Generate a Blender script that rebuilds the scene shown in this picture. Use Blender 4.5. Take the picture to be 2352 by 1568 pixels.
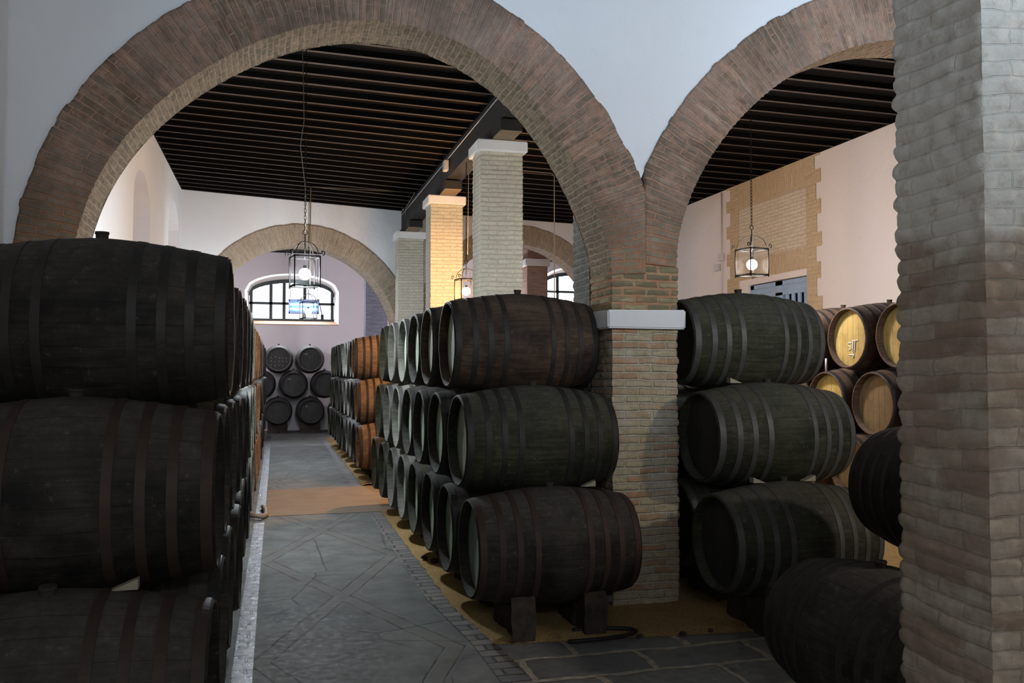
import bpy, bmesh, math, random
import numpy as np
from mathutils import Vector, Matrix, noise as mn
random.seed(7)
S = bpy.context.scene
for o in list(bpy.data.objects): bpy.data.objects.remove(o)
C = S.collection
PI = math.pi
# ------------------------------------------------------------------ camera, world, lights, exposure
CAM_H = 2.0
psi, th = math.radians(15.262), math.radians(1.890)
w = Vector((math.sin(psi)*math.cos(th), math.cos(psi)*math.cos(th), math.sin(th)))
r = Vector((math.cos(psi), -math.sin(psi), 0)); u = r.cross(w)
cd = bpy.data.cameras.new('camera'); cam = bpy.data.objects.new('camera', cd); C.objects.link(cam)
cd.sensor_width = 36; cd.lens = 36*2000/2352; cd.clip_start = .05; cd.clip_end = 200
cam.matrix_world = Matrix(((r.x, u.x, -w.x, 0), (r.y, u.y, -w.y, 0), (r.z, u.z, -w.z, CAM_H), (0, 0, 0, 1)))
S.camera = cam
S.view_settings.view_transform = 'Standard'; S.view_settings.look = 'None'
S.view_settings.exposure = 0.12; S.view_settings.gamma = 1.0; S.view_settings.use_curve_mapping = False
W = bpy.data.worlds.new('sky'); S.world = W; W.use_nodes = True
W.node_tree.nodes['Background'].inputs[0].default_value = (.86, .93, 1, 1)
W.node_tree.nodes['Background'].inputs[1].default_value = 3.0

def area(name, loc, target, sx, sy, power, col):
    l = bpy.data.lights.new(name, 'AREA'); l.shape = 'RECTANGLE'; l.size = sx; l.size_y = sy
    l.energy = power; l.color = col
    o = bpy.data.objects.new(name, l); C.objects.link(o); o.location = loc
    o.rotation_euler = (Vector(target)-Vector(loc)).to_track_quat('-Z', 'Y').to_euler()
    return o
# daylight from high windows of the aisle behind the camera
area('daylight_rear', (4.2, -2.2, 5.0), (4.6, 7, 4.95), 7.0, .6, 96, (.62, .79, 1)).data.spread = math.radians(58)
# daylight of the two arched windows in the end wall
area('daylight_end_left', (.55, 30.3, 4.35), (.6, 20, 2.5), 2.2, .8, 130, (.85, .9, 1))
area('daylight_end_right', (10.6, 30.3, 4.9), (9.5, 20, 2.5), 2.0, .8, 130, (.85, .9, 1))
P_LANTERN = dict(centre=(780, (.84, .93, 1)), far=(780, (.82, .92, 1)), warm=(1250, (1, .55, .22)), right=(760, (1, .91, .86)), entry_fill=(310, (.9, .94, 1)), near=(760, (1, .88, .76)), end=(1300, (.96, .90, 1)), rear_fill=(900, (.95, .90, 1)))

# ------------------------------------------------------------------ helpers
def obj(name, bm, m, parent=None, smooth=False):
    me = bpy.data.meshes.new(name); bm.normal_update(); bm.to_mesh(me); bm.free()
    if m is not None:
        for x in (m if isinstance(m, (list, tuple)) else [m]): me.materials.append(x)
    if smooth:
        for p in me.polygons: p.use_smooth = True
    o = bpy.data.objects.new(name, me); C.objects.link(o)
    if parent: o.parent = parent
    return o
def tag(o, label=None, cat=None, group=None, kind=None):
    if label: o['label'] = label
    if cat: o['category'] = cat
    if group: o['group'] = group
    if kind: o['kind'] = kind
    return o
def thing(name, label, cat, loc=(0, 0, 0), rz=0, group=None):
    o = bpy.data.objects.new(name, None); C.objects.link(o); o.location = loc; o.rotation_euler = (0, 0, rz)
    o.empty_display_size = .1
    return tag(o, label, cat, group)
def struct(o): o['kind'] = 'structure'; return o
def bx(bm, x0, x1, y0, y1, z0, z1, jit=0, mat=0):
    rr = lambda: random.uniform(-jit, jit)
    vs = [bm.verts.new((x+rr(), y+rr(), z+rr())) for z in (z0, z1) for y in (y0, y1) for x in (x0, x1)]
    for f in ((0, 2, 3, 1), (4, 5, 7, 6), (0, 1, 5, 4), (2, 6, 7, 3), (0, 4, 6, 2), (1, 3, 7, 5)):
        fc = bm.faces.new([vs[i] for i in f]); fc.material_index = mat
    return vs
def box(name, dims, m, parent=None, bevel=0, jit=0):
    bm = bmesh.new(); bx(bm, *dims, jit=jit)
    if bevel: bmesh.ops.bevel(bm, geom=bm.edges[:], offset=bevel, segments=2, affect='EDGES', profile=.6)
    return obj(name, bm, m, parent)
def tube(bm, pts, rad, n=8, closed=False, cap=True):
    pts = [Vector(p) for p in pts]; rings = []
    up = Vector((0, 0, 1)); N = len(pts)
    prev = None
    for i, p in enumerate(pts):
        a = pts[(i-1) % N] if (closed or i > 0) else p
        b = pts[(i+1) % N] if (closed or i < N-1) else p
        t = (b-a).normalized()
        if prev is None:
            s = t.cross(up)
            if s.length < 1e-3: s = t.cross(Vector((1, 0, 0)))
            s.normalize()
        else:
            s = (prev - t*prev.dot(t)).normalized()
        prev = s; q = t.cross(s)
        rings.append([bm.verts.new(p + s*math.cos(2*PI*k/n)*rad + q*math.sin(2*PI*k/n)*rad) for k in range(n)])
    M = N if closed else N-1
    for i in range(M):
        A, B = rings[i], rings[(i+1) % N]
        for k in range(n): bm.faces.new((A[k], A[(k+1) % n], B[(k+1) % n], B[k]))
    if cap and not closed:
        bm.faces.new(rings[0][::-1]); bm.faces.new(rings[-1])
def lathe(bm, prof, n=24, axis='z', cx=0, cy=0, cz=0, mat=0):
    rings = []
    for (rr, h) in prof:
        ring = []
        for k in range(n):
            a = 2*PI*k/n
            p = (cx+rr*math.cos(a), cy+rr*math.sin(a), cz+h) if axis == 'z' else (cx+h, cy+rr*math.cos(a), cz+rr*math.sin(a))
            ring.append(bm.verts.new(p))
        rings.append(ring)
    for A, B in zip(rings, rings[1:]):
        for k in range(n):
            f = bm.faces.new((A[k], A[(k+1) % n], B[(k+1) % n], B[k])); f.material_index = mat
    return rings
def ss(x): x = max(0, min(1, x)); return x*x*(3-2*x)
def hsh(a, b): return (math.sin(a*127.1+b*311.7)*43758.5453) % 1
def bdisp(uu, v, bw, rh, depth):
    row = math.floor(v/rh); off = .5*bw if row % 2 == 0 else 0
    fu = ((uu+off)/bw); col = math.floor(fu); fu -= col; fv = v/rh-row
    du = min(fu, 1-fu)*bw; dv = min(fv, 1-fv)*rh
    g = min(.65+.35*ss((du+.003)/.02), math.sqrt(max(0, ss((dv+.001)/(rh*.34)))))
    return depth*(g-1) + (hsh(row, col)-.5)*depth*.6

# ------------------------------------------------------------------ materials
def newmat(name):
    m = bpy.data.materials.new(name); m.use_nodes = True; n = m.node_tree.nodes; l = m.node_tree.links
    return m, n, l, n['Principled BSDF']
def node(n, t, **k):
    x = n.new(t)
    for a, b in k.items():
        if a.startswith('i_'):
            x.inputs[a[2:].replace('_', ' ')].default_value = b
        else: setattr(x, a, b)
    return x
def mixc(n, l, fac, a, b, mode='MIX'):
    x = n.new('ShaderNodeMix'); x.data_type = 'RGBA'; x.blend_type = mode
    for i, v in ((0, fac), (6, a), (7, b)):
        if hasattr(v, 'is_linked') or hasattr(v, 'node'): l.new(v, x.inputs[i])
        elif i == 0: x.inputs[0].default_value = v
        else: x.inputs[i].default_value = (*v, 1)
    return x.outputs[2]
def ramp(n, l, src, pts):
    x = n.new('ShaderNodeValToRGB'); e = x.color_ramp.elements
    while len(e) < len(pts): e.new(.5)
    for k, (p, c) in enumerate(pts):
        e[k].position = p; e[k].color = (c, c, c, 1) if not hasattr(c, '__len__') else (*c, 1)
    l.new(src, x.inputs[0]); return x.outputs[0]
def bump(n, l, bs, h, strength, dist, prev=None):
    b = n.new('ShaderNodeBump'); b.inputs['Strength'].default_value = strength; b.inputs['Distance'].default_value = dist
    l.new(h, b.inputs['Height'])
    if prev is not None: l.new(prev, b.inputs['Normal'])
    l.new(b.outputs[0], bs.inputs['Normal']); return b.outputs[0]
def noise_(n, l, vec, scale, detail=4, rough=.6):
    x = n.new('ShaderNodeTexNoise'); x.inputs['Scale'].default_value = scale
    x.inputs['Detail'].default_value = detail; x.inputs['Roughness'].default_value = rough
    if vec is not None: l.new(vec, x.inputs['Vector'])
    return x.outputs['Fac']
def mathn(n, l, op, a, b=None, c=None):
    x = n.new('ShaderNodeMath'); x.operation = op
    for i, v in enumerate((a, b, c)):
        if v is None: continue
        if hasattr(v, 'node'): l.new(v, x.inputs[i])
        else: x.inputs[i].default_value = v
    return x.outputs[0]

def mat_plain(name, col, rough=.7, spec=.3, metal=0, nscale=0, namt=.3, bmp=0):
    m, n, l, b = newmat(name); b.inputs['Roughness'].default_value = rough
    b.inputs['Specular IOR Level'].default_value = spec; b.inputs['Metallic'].default_value = metal
    b.inputs['Base Color'].default_value = (*col, 1)
    if nscale:
        tc = n.new('ShaderNodeTexCoord').outputs['Object']; f = noise_(n, l, tc, nscale, 5)
        l.new(mixc(n, l, f, tuple(c*(1-namt) for c in col), tuple(min(1, c*(1+namt)) for c in col)), b.inputs['Base Color'])
        if bmp: bump(n, l, b, f, .6, bmp)
    return m
def mat_plaster(name, col, stain=(.6, .58, .55)):
    m, n, l, b = newmat(name); b.inputs['Roughness'].default_value = .85; b.inputs['Specular IOR Level'].default_value = .15
    tc = n.new('ShaderNodeTexCoord').outputs['Object']
    f1 = noise_(n, l, tc, .7, 6, .65); f2 = noise_(n, l, tc, 9, 5)
    c = mixc(n, l, ramp(n, l, f1, ((.35, 0), (.75, .35))), col, stain)
    c = mixc(n, l, ramp(n, l, f2, ((.62, 0), (.78, .25))), c, tuple(x*.75 for x in col))
    l.new(c, b.inputs['Base Color'])
    f3 = noise_(n, l, tc, 3.5, 6); f4 = noise_(n, l, tc, 45, 3)
    p = bump(n, l, b, f3, .5, .03); bump(n, l, b, f4, .25, .004, p)
    return m
def mat_brick(name, c1, c2, mortar, bw, rh, ms=.012, patch=None, patch_amt=.5, dark=None, dark_amt=0, wash=None, wash_amt=0, bmp=.009, smear=.35, streak=1.0, mfac=.8, soot=0, low=None):
    m, n, l, b = newmat(name); b.inputs['Roughness'].default_value = .9; b.inputs['Specular IOR Level'].default_value = .1
    T = n.new('ShaderNodeTexCoord'); uv = T.outputs['UV']; ob = T.outputs['Object']
    nz = n.new('ShaderNodeTexNoise'); nz.inputs['Scale'].default_value = 7; l.new(uv, nz.inputs['Vector'])
    vm = n.new('ShaderNodeVectorMath'); vm.operation = 'MULTIPLY_ADD'; l.new(nz.outputs['Color'], vm.inputs[0])
    vm.inputs[1].default_value = (.05, .030, 0); l.new(uv, vm.inputs[2])
    sb = n.new('ShaderNodeVectorMath'); sb.operation = 'SUBTRACT'; l.new(vm.outputs[0], sb.inputs[0]); sb.inputs[1].default_value = (.015, .011, 0)
    br = n.new('ShaderNodeTexBrick'); l.new(sb.outputs[0], br.inputs['Vector'])
    br.inputs['Scale'].default_value = 1; br.inputs['Brick Width'].default_value = bw; br.inputs['Row Height'].default_value = rh
    br.inputs['Mortar Size'].default_value = ms; br.inputs['Mortar Smooth'].default_value = .4; br.inputs['Bias'].default_value = -.1
    br.inputs['Color1'].default_value = (*c1, 1); br.inputs['Color2'].default_value = (*c2, 1); br.inputs['Mortar'].default_value = (*c1, 1)
    col = br.outputs['Color']
    if dark:      # individual dark (vitrified) bricks
        b2 = n.new('ShaderNodeTexBrick'); l.new(sb.outputs[0], b2.inputs['Vector'])
        for k in ('Scale', 'Brick Width', 'Row Height', 'Mortar Size'): b2.inputs[k].default_value = br.inputs[k].default_value
        b2.inputs['Color1'].default_value = (0, 0, 0, 1); b2.inputs['Color2'].default_value = (1, 1, 1, 1); b2.inputs['Mortar'].default_value = (0, 0, 0, 1)
        big = noise_(n, l, ob, .9, 3)
        s = mathn(n, l, 'ADD', b2.outputs['Color'], mathn(n, l, 'MULTIPLY', big, 1.6))
        col = mixc(n, l, ramp(n, l, s, ((.0, 0), (min(.95, .5+.5*(1-dark_amt)), 0), (1, .9))) if False else mathn(n, l, 'MULTIPLY', ramp(n, l, mathn(n, l, 'MULTIPLY', s, .5), ((.62-.25*dark_amt, 0), (.78-.25*dark_amt, 1))), .85), col, dark)
    mp = n.new('ShaderNodeMapping'); mp.inputs['Scale'].default_value = (2.5/bw*.27, 1.1/rh, 1); l.new(sb.outputs[0], mp.inputs[0])
    st = noise_(n, l, mp.outputs[0], 1.0, 5, .65); col = mixc(n, l, ramp(n, l, st, ((.36, .75*streak), (.52, 0))), col, tuple(x*.42 for x in c1)); col = mixc(n, l, ramp(n, l, st, ((.52, 0), (.66, .55*streak))), col, tuple(min(1, x*1.35) for x in c2))
    if patch:
        f = noise_(n, l, ob, 1.3, 4); col = mixc(n, l, mathn(n, l, 'MULTIPLY', ramp(n, l, f, ((.42, 0), (.62, 1))), patch_amt), col, patch)
    sm = noise_(n, l, ob, 14, 5, .7); fac = mathn(n, l, 'ADD', mathn(n, l, 'MULTIPLY', br.outputs['Fac'], mathn(n, l, 'MULTIPLY', ramp(n, l, noise_(n, l, ob, 6, 3), ((.3, .35), (.6, 1))), mfac)), mathn(n, l, 'MULTIPLY', ramp(n, l, sm, ((.45, 0), (.65, 1))), smear))
    fac = mathn(n, l, 'MINIMUM', fac, 1)
    if low:
        sz = n.new('ShaderNodeSeparateXYZ'); l.new(ob, sz.inputs[0]); zz = mathn(n, l, 'ADD', sz.outputs[2], mathn(n, l, 'MULTIPLY', noise_(n, l, ob, 4, 3), .4))
        lf = ramp(n, l, zz, ((.55, 1), (1.0, 0))); mortar = mixc(n, l, lf, mortar, low); col = mixc(n, l, mathn(n, l, 'MULTIPLY', lf, .5), col, (.27, .25, .16)); fac = mathn(n, l, 'MINIMUM', mathn(n, l, 'ADD', fac, mathn(n, l, 'MULTIPLY', mathn(n, l, 'MULTIPLY', br.outputs['Fac'], lf), .6)), 1)
    col = mixc(n, l, fac, col, mortar)
    if soot:
        f = noise_(n, l, ob, 1.1, 5, .6); col = mixc(n, l, mathn(n, l, 'MULTIPLY', ramp(n, l, f, ((.47, 0), (.66, 1))), soot), col, (.10, .085, .07))
    f = noise_(n, l, ob, 26, 5, .7); col = mixc(n, l, ramp(n, l, f, ((.3, .45), (.7, 0))), col, tuple(x*.45 for x in c1))
    if wash:
        f = noise_(n, l, ob, 3.2, 6, .7); col = mixc(n, l, mathn(n, l, 'MULTIPLY', ramp(n, l, f, ((.5, 0), (.68, 1))), wash_amt), col, wash)
    l.new(col, b.inputs['Base Color'])
    h = mathn(n, l, 'ADD', mathn(n, l, 'MULTIPLY', br.outputs['Fac'], -1), mathn(n, l, 'MULTIPLY', noise_(n, l, ob, 30, 5, .7), .9))
    bump(n, l, b, h, .8, bmp)
    return m

M = {}
M['plaster_near'] = mat_plaster('lime_plaster_near', (.74, .76, .78))
M['plaster'] = mat_plaster('lime_plaster', (.76, .77, .79), (.66, .65, .66))
M['plaster_pink'] = mat_plaster('lime_plaster_lamp_pink', (.74, .67, .67), (.66, .58, .60))  # pink cast of the lamps put into the plaster's base colour
M['plaster_right'] = mat_plaster('lime_plaster_right', (.76, .72, .715), (.68, .64, .64))  # weaker pink lamp cast, also carried by the base colour
M['plaster_cap'] = mat_plaster('whitewash_cap', (.74, .75, .76))
M['arch_brick'] = mat_brick('arch_brick', (.33, .20, .135), (.42, .33, .25), (.45, .28, .20), .27, .058, patch=(.44, .34, .29), patch_amt=.5, dark=(.11, .105, .08), dark_amt=.8, smear=.65, ms=.008, soot=.6, low=(.50, .24, .13))
M['arch_soffit'] = mat_brick('arch_soffit_brick', (.34, .27, .18), (.45, .36, .25), (.55, .42, .31), .15, .058, patch=(.38, .27, .19), patch_amt=.3, dark=(.14, .13, .095), dark_amt=.45, smear=.35)
M['pier_brick'] = mat_brick('pier_brick', (.45, .40, .24), (.36, .25, .14), (.46, .20, .11), .22, .066, ms=.016, dark=(.12, .12, .08), dark_amt=.3, smear=.25)
M['pillar_brick'] = mat_brick('pillar_brick', (.50, .42, .27), (.58, .48, .29), (.50, .44, .35), .25, .066, patch=(.50, .42, .31), patch_amt=.3, dark=(.46, .19, .09), dark_amt=.10, wash=(.66, .63, .57), wash_amt=.35, bmp=.02, streak=.5)
M['white_brick'] = mat_brick('whitewashed_brick', (.56, .53, .43), (.62, .58, .47), (.46, .43, .35), .25, .066, ms=.008, patch=(.50, .49, .44), patch_amt=.5, smear=.5, streak=.35)
M['near_brick'] = mat_brick('near_pillar_brick', (.40, .335, .26), (.45, .37, .28), (.22, .18, .14), .28, .076, ms=.004, patch=(.38, .30, .23), patch_amt=.5, wash=(.50, .46, .41), wash_amt=.5, dark=(.27, .18, .13), dark_amt=.10, smear=.05, streak=.5, mfac=.6)
def limewash_above(m, z0, colr):
    n = m.node_tree.nodes; l = m.node_tree.links; b = n['Principled BSDF']; old = b.inputs['Base Color'].links[0].from_socket
    tc = n.new('ShaderNodeTexCoord').outputs['Object']; sp = n.new('ShaderNodeSeparateXYZ'); l.new(tc, sp.inputs[0])
    z = mathn(n, l, 'ADD', sp.outputs[2], mathn(n, l, 'MULTIPLY', noise_(n, l, tc, 3, 4), .5))
    f = mathn(n, l, 'MULTIPLY', ramp(n, l, mathn(n, l, 'SUBTRACT', z, z0), ((.0, 0), (.12, 1))), ramp(n, l, noise_(n, l, tc, 18, 5, .7), ((.3, .35), (.5, .85))))
    l.new(mixc(n, l, f, old, colr), b.inputs['Base Color'])
limewash_above(M['near_brick'], 2.75, (.60, .575, .51))
M['grey_brick'] = mat_brick('grey_pier_brick', (.20, .20, .17), (.27, .25, .21), (.33, .31, .28), .25, .062, dark=(.11, .12, .09), dark_amt=.3, wash=(.38, .38, .36), wash_amt=.3)
M['far_arch'] = mat_brick('far_arch_brick', (.36, .28, .20), (.45, .36, .27), (.50, .42, .33), .27, .06, patch=(.46, .38, .29), patch_amt=.4, smear=.3)
M['pink_brick'] = mat_brick('pink_pillar_brick', (.33, .21, .16), (.38, .25, .19), (.36, .25, .20), .25, .066, smear=.5)
M['blue_brick'] = mat_brick('painted_blue_brick', (.26, .26, .32), (.30, .30, .36), (.24, .24, .29), .25, .066, smear=.5)
M['ochre_brick'] = mat_brick('ochre_brick', (.60, .47, .30), (.68, .55, .38), (.64, .53, .38), .3, .07, ms=.008, smear=.5, streak=.3, mfac=.5)
M['cream_brick'] = mat_brick('cream_brick', (.74, .65, .52), (.78, .70, .57), (.62, .54, .43), .25, .07, ms=.009, smear=.4, streak=.3)
M['iron'] = mat_plain('black_iron', (.03, .03, .032), .5, .5, .6)
M['lamp_iron'] = mat_plain('dark_lantern_iron', (.012, .011, .010), .8, .05)  # darkened so the bulb close by does not bleach the frame
M['pale_iron'] = mat_plain('bleached_iron', (.20, .17, .12), .6, .4, .3)
M['plank'] = mat_plain('tarred_plank', (.004, .0032, .0028), .9, .1, nscale=5)
M['beam'] = mat_plain('tarred_beam', (.030, .028, .026), .75, .2, nscale=6, bmp=.01)
M['corbel'] = mat_plain('corbel_underside_timber', (.20, .15, .095), .8, .2, nscale=6, bmp=.006)  # lighter timber tone used on the corbel undersides
M['joist_side_shaded'] = mat_plain('joist_side_shaded', (.003, .0025, .002), .9, .1, nscale=7)  # shade of the joist sides put into their colour
M['joist_edge_lit'] = mat_plain('joist_edge_lit', (.090, .072, .060), .85, .15, nscale=9, namt=.5)  # lantern light on the joist undersides put into their colour
M['sand'] = None
def mat_sand():
    m, n, l, b = newmat('ochre_sand'); b.inputs['Roughness'].default_value = .95; b.inputs['Specular IOR Level'].default_value = .05
    tc = n.new('ShaderNodeTexCoord').outputs['Object']
    f = noise_(n, l, tc, 4, 6); g = noise_(n, l, tc, 60, 4)
    c = mixc(n, l, f, (.38, .24, .10), (.56, .40, .19)); c = mixc(n, l, ramp(n, l, g, ((.4, .5), (.6, 0))), c, (.16, .09, .035))
    l.new(c, b.inputs['Base Color']); p = bump(n, l, b, g, .8, .012); bump(n, l, b, noise_(n, l, tc, 9, 4), .6, .03, p)
    return m
M['sand'] = mat_sand()
def mat_aisle():
    m, n, l, b = newmat('aisle_paving'); b.inputs['Specular IOR Level'].default_value = .25
    tc = n.new('ShaderNodeTexCoord').outputs['Object']
    wz = n.new('ShaderNodeTexNoise'); wz.inputs['Scale'].default_value = 3.0; wz.inputs['Detail'].default_value = 4; l.new(tc, wz.inputs['Vector'])
    vm = n.new('ShaderNodeVectorMath'); vm.operation = 'MULTIPLY_ADD'; l.new(wz.outputs['Color'], vm.inputs[0]); vm.inputs[1].default_value = (.045, .045, 0); l.new(tc, vm.inputs[2])
    sp = n.new('ShaderNodeSeparateXYZ'); l.new(vm.outputs[0], sp.inputs[0]); x, y = sp.outputs[0], sp.outputs[1]
    t = mathn(n, l, 'FRACT', mathn(n, l, 'DIVIDE', mathn(n, l, 'ADD', y, -8.03+33.1), 3.3))
    tri = mathn(n, l, 'MULTIPLY', mathn(n, l, 'SUBTRACT', .5, mathn(n, l, 'ABSOLUTE', mathn(n, l, 'SUBTRACT', t, .5))), 2.0)
    ax = mathn(n, l, 'ABSOLUTE', mathn(n, l, 'SUBTRACT', x, .62))
    d = mathn(n, l, 'ABSOLUTE', mathn(n, l, 'SUBTRACT', ax, mathn(n, l, 'MULTIPLY', tri, .68)))
    strip = ramp(n, l, d, ((.07, 1), (.078, 0)))
    line = mathn(n, l, 'SUBTRACT', ramp(n, l, d, ((.078, 1), (.088, 0))), ramp(n, l, d, ((.062, 1), (.072, 0))))
    f = noise_(n, l, tc, 2.2, 9, .7); g = noise_(n, l, tc, 16, 9, .75)
    c = mixc(n, l, ramp(n, l, f, ((.3, 0), (.7, 1))), (.085, .083, .075), (.25, .25, .225)); c = mixc(n, l, ramp(n, l, g, ((.4, .3), (.6, 0))), c, (.06, .058, .05))
    c = mixc(n, l, mathn(n, l, 'MULTIPLY', strip, .35), c, (.17, .15, .12))
    # cracks
    v = n.new('ShaderNodeTexVoronoi'); v.feature = 'DISTANCE_TO_EDGE'; v.inputs['Scale'].default_value = .75; l.new(vm.outputs[0], v.inputs['Vector'])
    ck = ramp(n, l, v.outputs['Distance'], ((0, 1), (.008, 0)))
    ck = mathn(n, l, 'MULTIPLY', ck, ramp(n, l, noise_(n, l, tc, .8, 2), ((.45, 0), (.55, 1))))
    dk = mathn(n, l, 'MINIMUM', mathn(n, l, 'ADD', mathn(n, l, 'MULTIPLY', ck, .8), mathn(n, l, 'MULTIPLY', mathn(n, l, 'MULTIPLY', line, ramp(n, l, noise_(n, l, tc, 5, 3), ((.35, .2), (.6, 1)))), .85)), 1)
    c = mixc(n, l, dk, c, (.022, .02, .018))
    l.new(c, b.inputs['Base Color']); l.new(ramp(n, l, g, ((.35, .55), (.65, .85))), b.inputs['Roughness'])
    h = mathn(n, l, 'ADD', mathn(n, l, 'MULTIPLY', dk, -1), mathn(n, l, 'MULTIPLY', g, .25)); bump(n, l, b, h, .5, .007)
    return m
M['aisle'] = mat_aisle()
def mat_stones(name, bw, rh, ms, ca, cb, mort, rough=(.4, .7), swap=False, spec=.35):
    m, n, l, b = newmat(name); b.inputs['Specular IOR Level'].default_value = spec
    tc = n.new('ShaderNodeTexCoord').outputs['Object']
    src = tc
    wz = n.new('ShaderNodeTexNoise'); wz.inputs['Scale'].default_value = 4; l.new(tc, wz.inputs['Vector'])
    vm = n.new('ShaderNodeVectorMath'); vm.operation = 'MULTIPLY_ADD'; l.new(wz.outputs['Color'], vm.inputs[0]); vm.inputs[1].default_value = (.25*rh, .25*rh, 0); l.new(src, vm.inputs[2])
    vec = vm.outputs[0]
    if swap:
        sp = n.new('ShaderNodeSeparateXYZ'); l.new(vec, sp.inputs[0]); cb_ = n.new('ShaderNodeCombineXYZ'); l.new(sp.outputs[1], cb_.inputs[0]); l.new(sp.outputs[0], cb_.inputs[1]); vec = cb_.outputs[0]
    br = n.new('ShaderNodeTexBrick'); l.new(vec, br.inputs['Vector']); br.inputs['Scale'].default_value = 1
    br.inputs['Brick Width'].default_value = bw; br.inputs['Row Height'].default_value = rh; br.inputs['Mortar Size'].default_value = ms; br.inputs['Mortar Smooth'].default_value = .3
    br.inputs['Color1'].default_value = (*ca, 1); br.inputs['Color2'].default_value = (*cb, 1); br.inputs['Mortar'].default_value = (*mort, 1)
    g = noise_(n, l, tc, 12, 6, .7); c = mixc(n, l, ramp(n, l, g, ((.35, .6), (.62, 0))), br.outputs['Color'], tuple(x*.3 for x in ca))
    l.new(c, b.inputs['Base Color']); l.new(ramp(n, l, g, ((.35, rough[0]), (.65, rough[1]))), b.inputs['Roughness'])
    h = mathn(n, l, 'ADD', mathn(n, l, 'MULTIPLY', br.outputs['Fac'], -1), mathn(n, l, 'MULTIPLY', g, .6)); bump(n, l, b, h, .7, .015)
    return m
M['alley'] = mat_plain('lamp_warmed_alley_paving', (.30, .225, .155), .8, .2, nscale=3, namt=.3, bmp=.006)  # pool of orange lamplight painted into the alley paving colour
M['kerb'] = mat_stones('kerb_setts', .3, .13, .012, (.30, .26, .22), (.13, .125, .13), (.03, .027, .024), swap=False)
M['kerb_wet'] = mat_stones('polished_kerb_setts', .3, .15, .01, (.085, .082, .088), (.14, .135, .145), (.03, .028, .025), (.14, .55), spec=.7)
M['flags'] = mat_stones('flagstones', .85, .42, .028, (.22, .225, .23), (.32, .32, .31), (.55, .49, .40))

def mat_staves(name, a, bcol, dust, damt, hue=.0, scratch=.3):
    m, n, l, b = newmat(name); b.inputs['Roughness'].default_value = .75; b.inputs['Specular IOR Level'].default_value = .22
    T = n.new('ShaderNodeTexCoord'); ob = T.outputs['Object']; uv = T.outputs['UV']
    oi = n.new('ShaderNodeObjectInfo').outputs['Random']
    ofs = n.new('ShaderNodeVectorMath'); ofs.operation = 'ADD'; l.new(ob, ofs.inputs[0])
    cv = n.new('ShaderNodeCombineXYZ'); l.new(mathn(n, l, 'MULTIPLY', oi, 37.0), cv.inputs[0]); l.new(mathn(n, l, 'MULTIPLY', oi, 91.0), cv.inputs[1]); l.new(cv.outputs[0], ofs.inputs[1])
    o2 = ofs.outputs[0]
    sp = n.new('ShaderNodeSeparateXYZ'); l.new(uv, sp.inputs[0])
    fr = mathn(n, l, 'FRACT', mathn(n, l, 'MULTIPLY', sp.outputs[0], 26.0))
    ed = mathn(n, l, 'MINIMUM', fr, mathn(n, l, 'SUBTRACT', 1, fr))
    groove = ramp(n, l, ed, ((.0, 1), (.045, 0)))
    f = ramp(n, l, noise_(n, l, o2, 2.6, 7, .7), ((.38, 0), (.64, 1))); g = noise_(n, l, o2, 22, 5, .7)
    wv = n.new('ShaderNodeTexNoise'); wv.inputs['Scale'].default_value = 5; wv.inputs['Detail'].default_value = 4
    mp = n.new('ShaderNodeMapping'); mp.inputs['Scale'].default_value = (.8, 9, 9); l.new(o2, mp.inputs[0]); l.new(mp.outputs[0], wv.inputs['Vector'])
    c = mixc(n, l, f, a, bcol); c = mixc(n, l, ramp(n, l, wv.outputs['Fac'], ((.35, .5), (.6, 0))), c, tuple(x*.35 for x in a))
    # settled cellar dust and mould on the upper side of the wood
    ge = n.new('ShaderNodeNewGeometry'); sn = n.new('ShaderNodeSeparateXYZ'); l.new(ge.outputs['Normal'], sn.inputs[0])
    up = mathn(n, l, 'MULTIPLY', ramp(n, l, sn.outputs[2], ((.15, 0), (.95, 1))), ramp(n, l, g, ((.3, .4), (.65, 1))))
    c = mixc(n, l, mathn(n, l, 'MULTIPLY', up, damt), c, dust)
    c = mixc(n, l, mathn(n, l, 'MULTIPLY', ramp(n, l, g, ((.60, 0), (.72, 1))), scratch), c, dust)
    c = mixc(n, l, mathn(n, l, 'MULTIPLY', groove, .35), c, (.004, .004, .003))
    l.new(c, b.inputs['Base Color'])
    h = mathn(n, l, 'ADD', mathn(n, l, 'MULTIPLY', groove, -.4), mathn(n, l, 'MULTIPLY', g, .9)); bump(n, l, b, h, .6, .006)
    return m
M['st_dark'] = mat_staves('dark_staves', (.010, .009, .008), (.046, .040, .032), (.125, .115, .10), .5, scratch=.6)
M['st_green'] = mat_staves('mossy_staves', (.014, .015, .008), (.055, .055, .030), (.13, .13, .105), .5, scratch=.6)
M['st_brown'] = mat_staves('brown_staves', (.065, .035, .022), (.13, .075, .045), (.17, .13, .10), .4)
M['st_red'] = mat_staves('oiled_red_staves', (.030, .018, .013), (.105, .066, .040), (.14, .12, .095), .35, scratch=.5)
M['st_orange_lit'] = mat_staves('orange_lit_staves', (.15, .085, .045), (.30, .18, .10), (.30, .20, .12), .3)  # orange of the warm lantern painted into the stave colour
M['st_pale'] = mat_staves('dusty_grey_staves', (.08, .078, .066), (.16, .155, .13), (.30, .29, .26), .6)
M['hoop'] = mat_plain('rusty_hoop', (.034, .030, .027), .6, .35, .25, nscale=9, namt=.7, bmp=.003)
M['hoop_red'] = mat_plain('red_rust_hoop', (.048, .031, .023), .65, .3, .15, nscale=14, namt=.45, bmp=.002)
M['hoop_pale'] = mat_plain('worn_grey_hoop', (.075, .070, .066), .55, .4, .3, nscale=14, namt=.5, bmp=.002)
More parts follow.
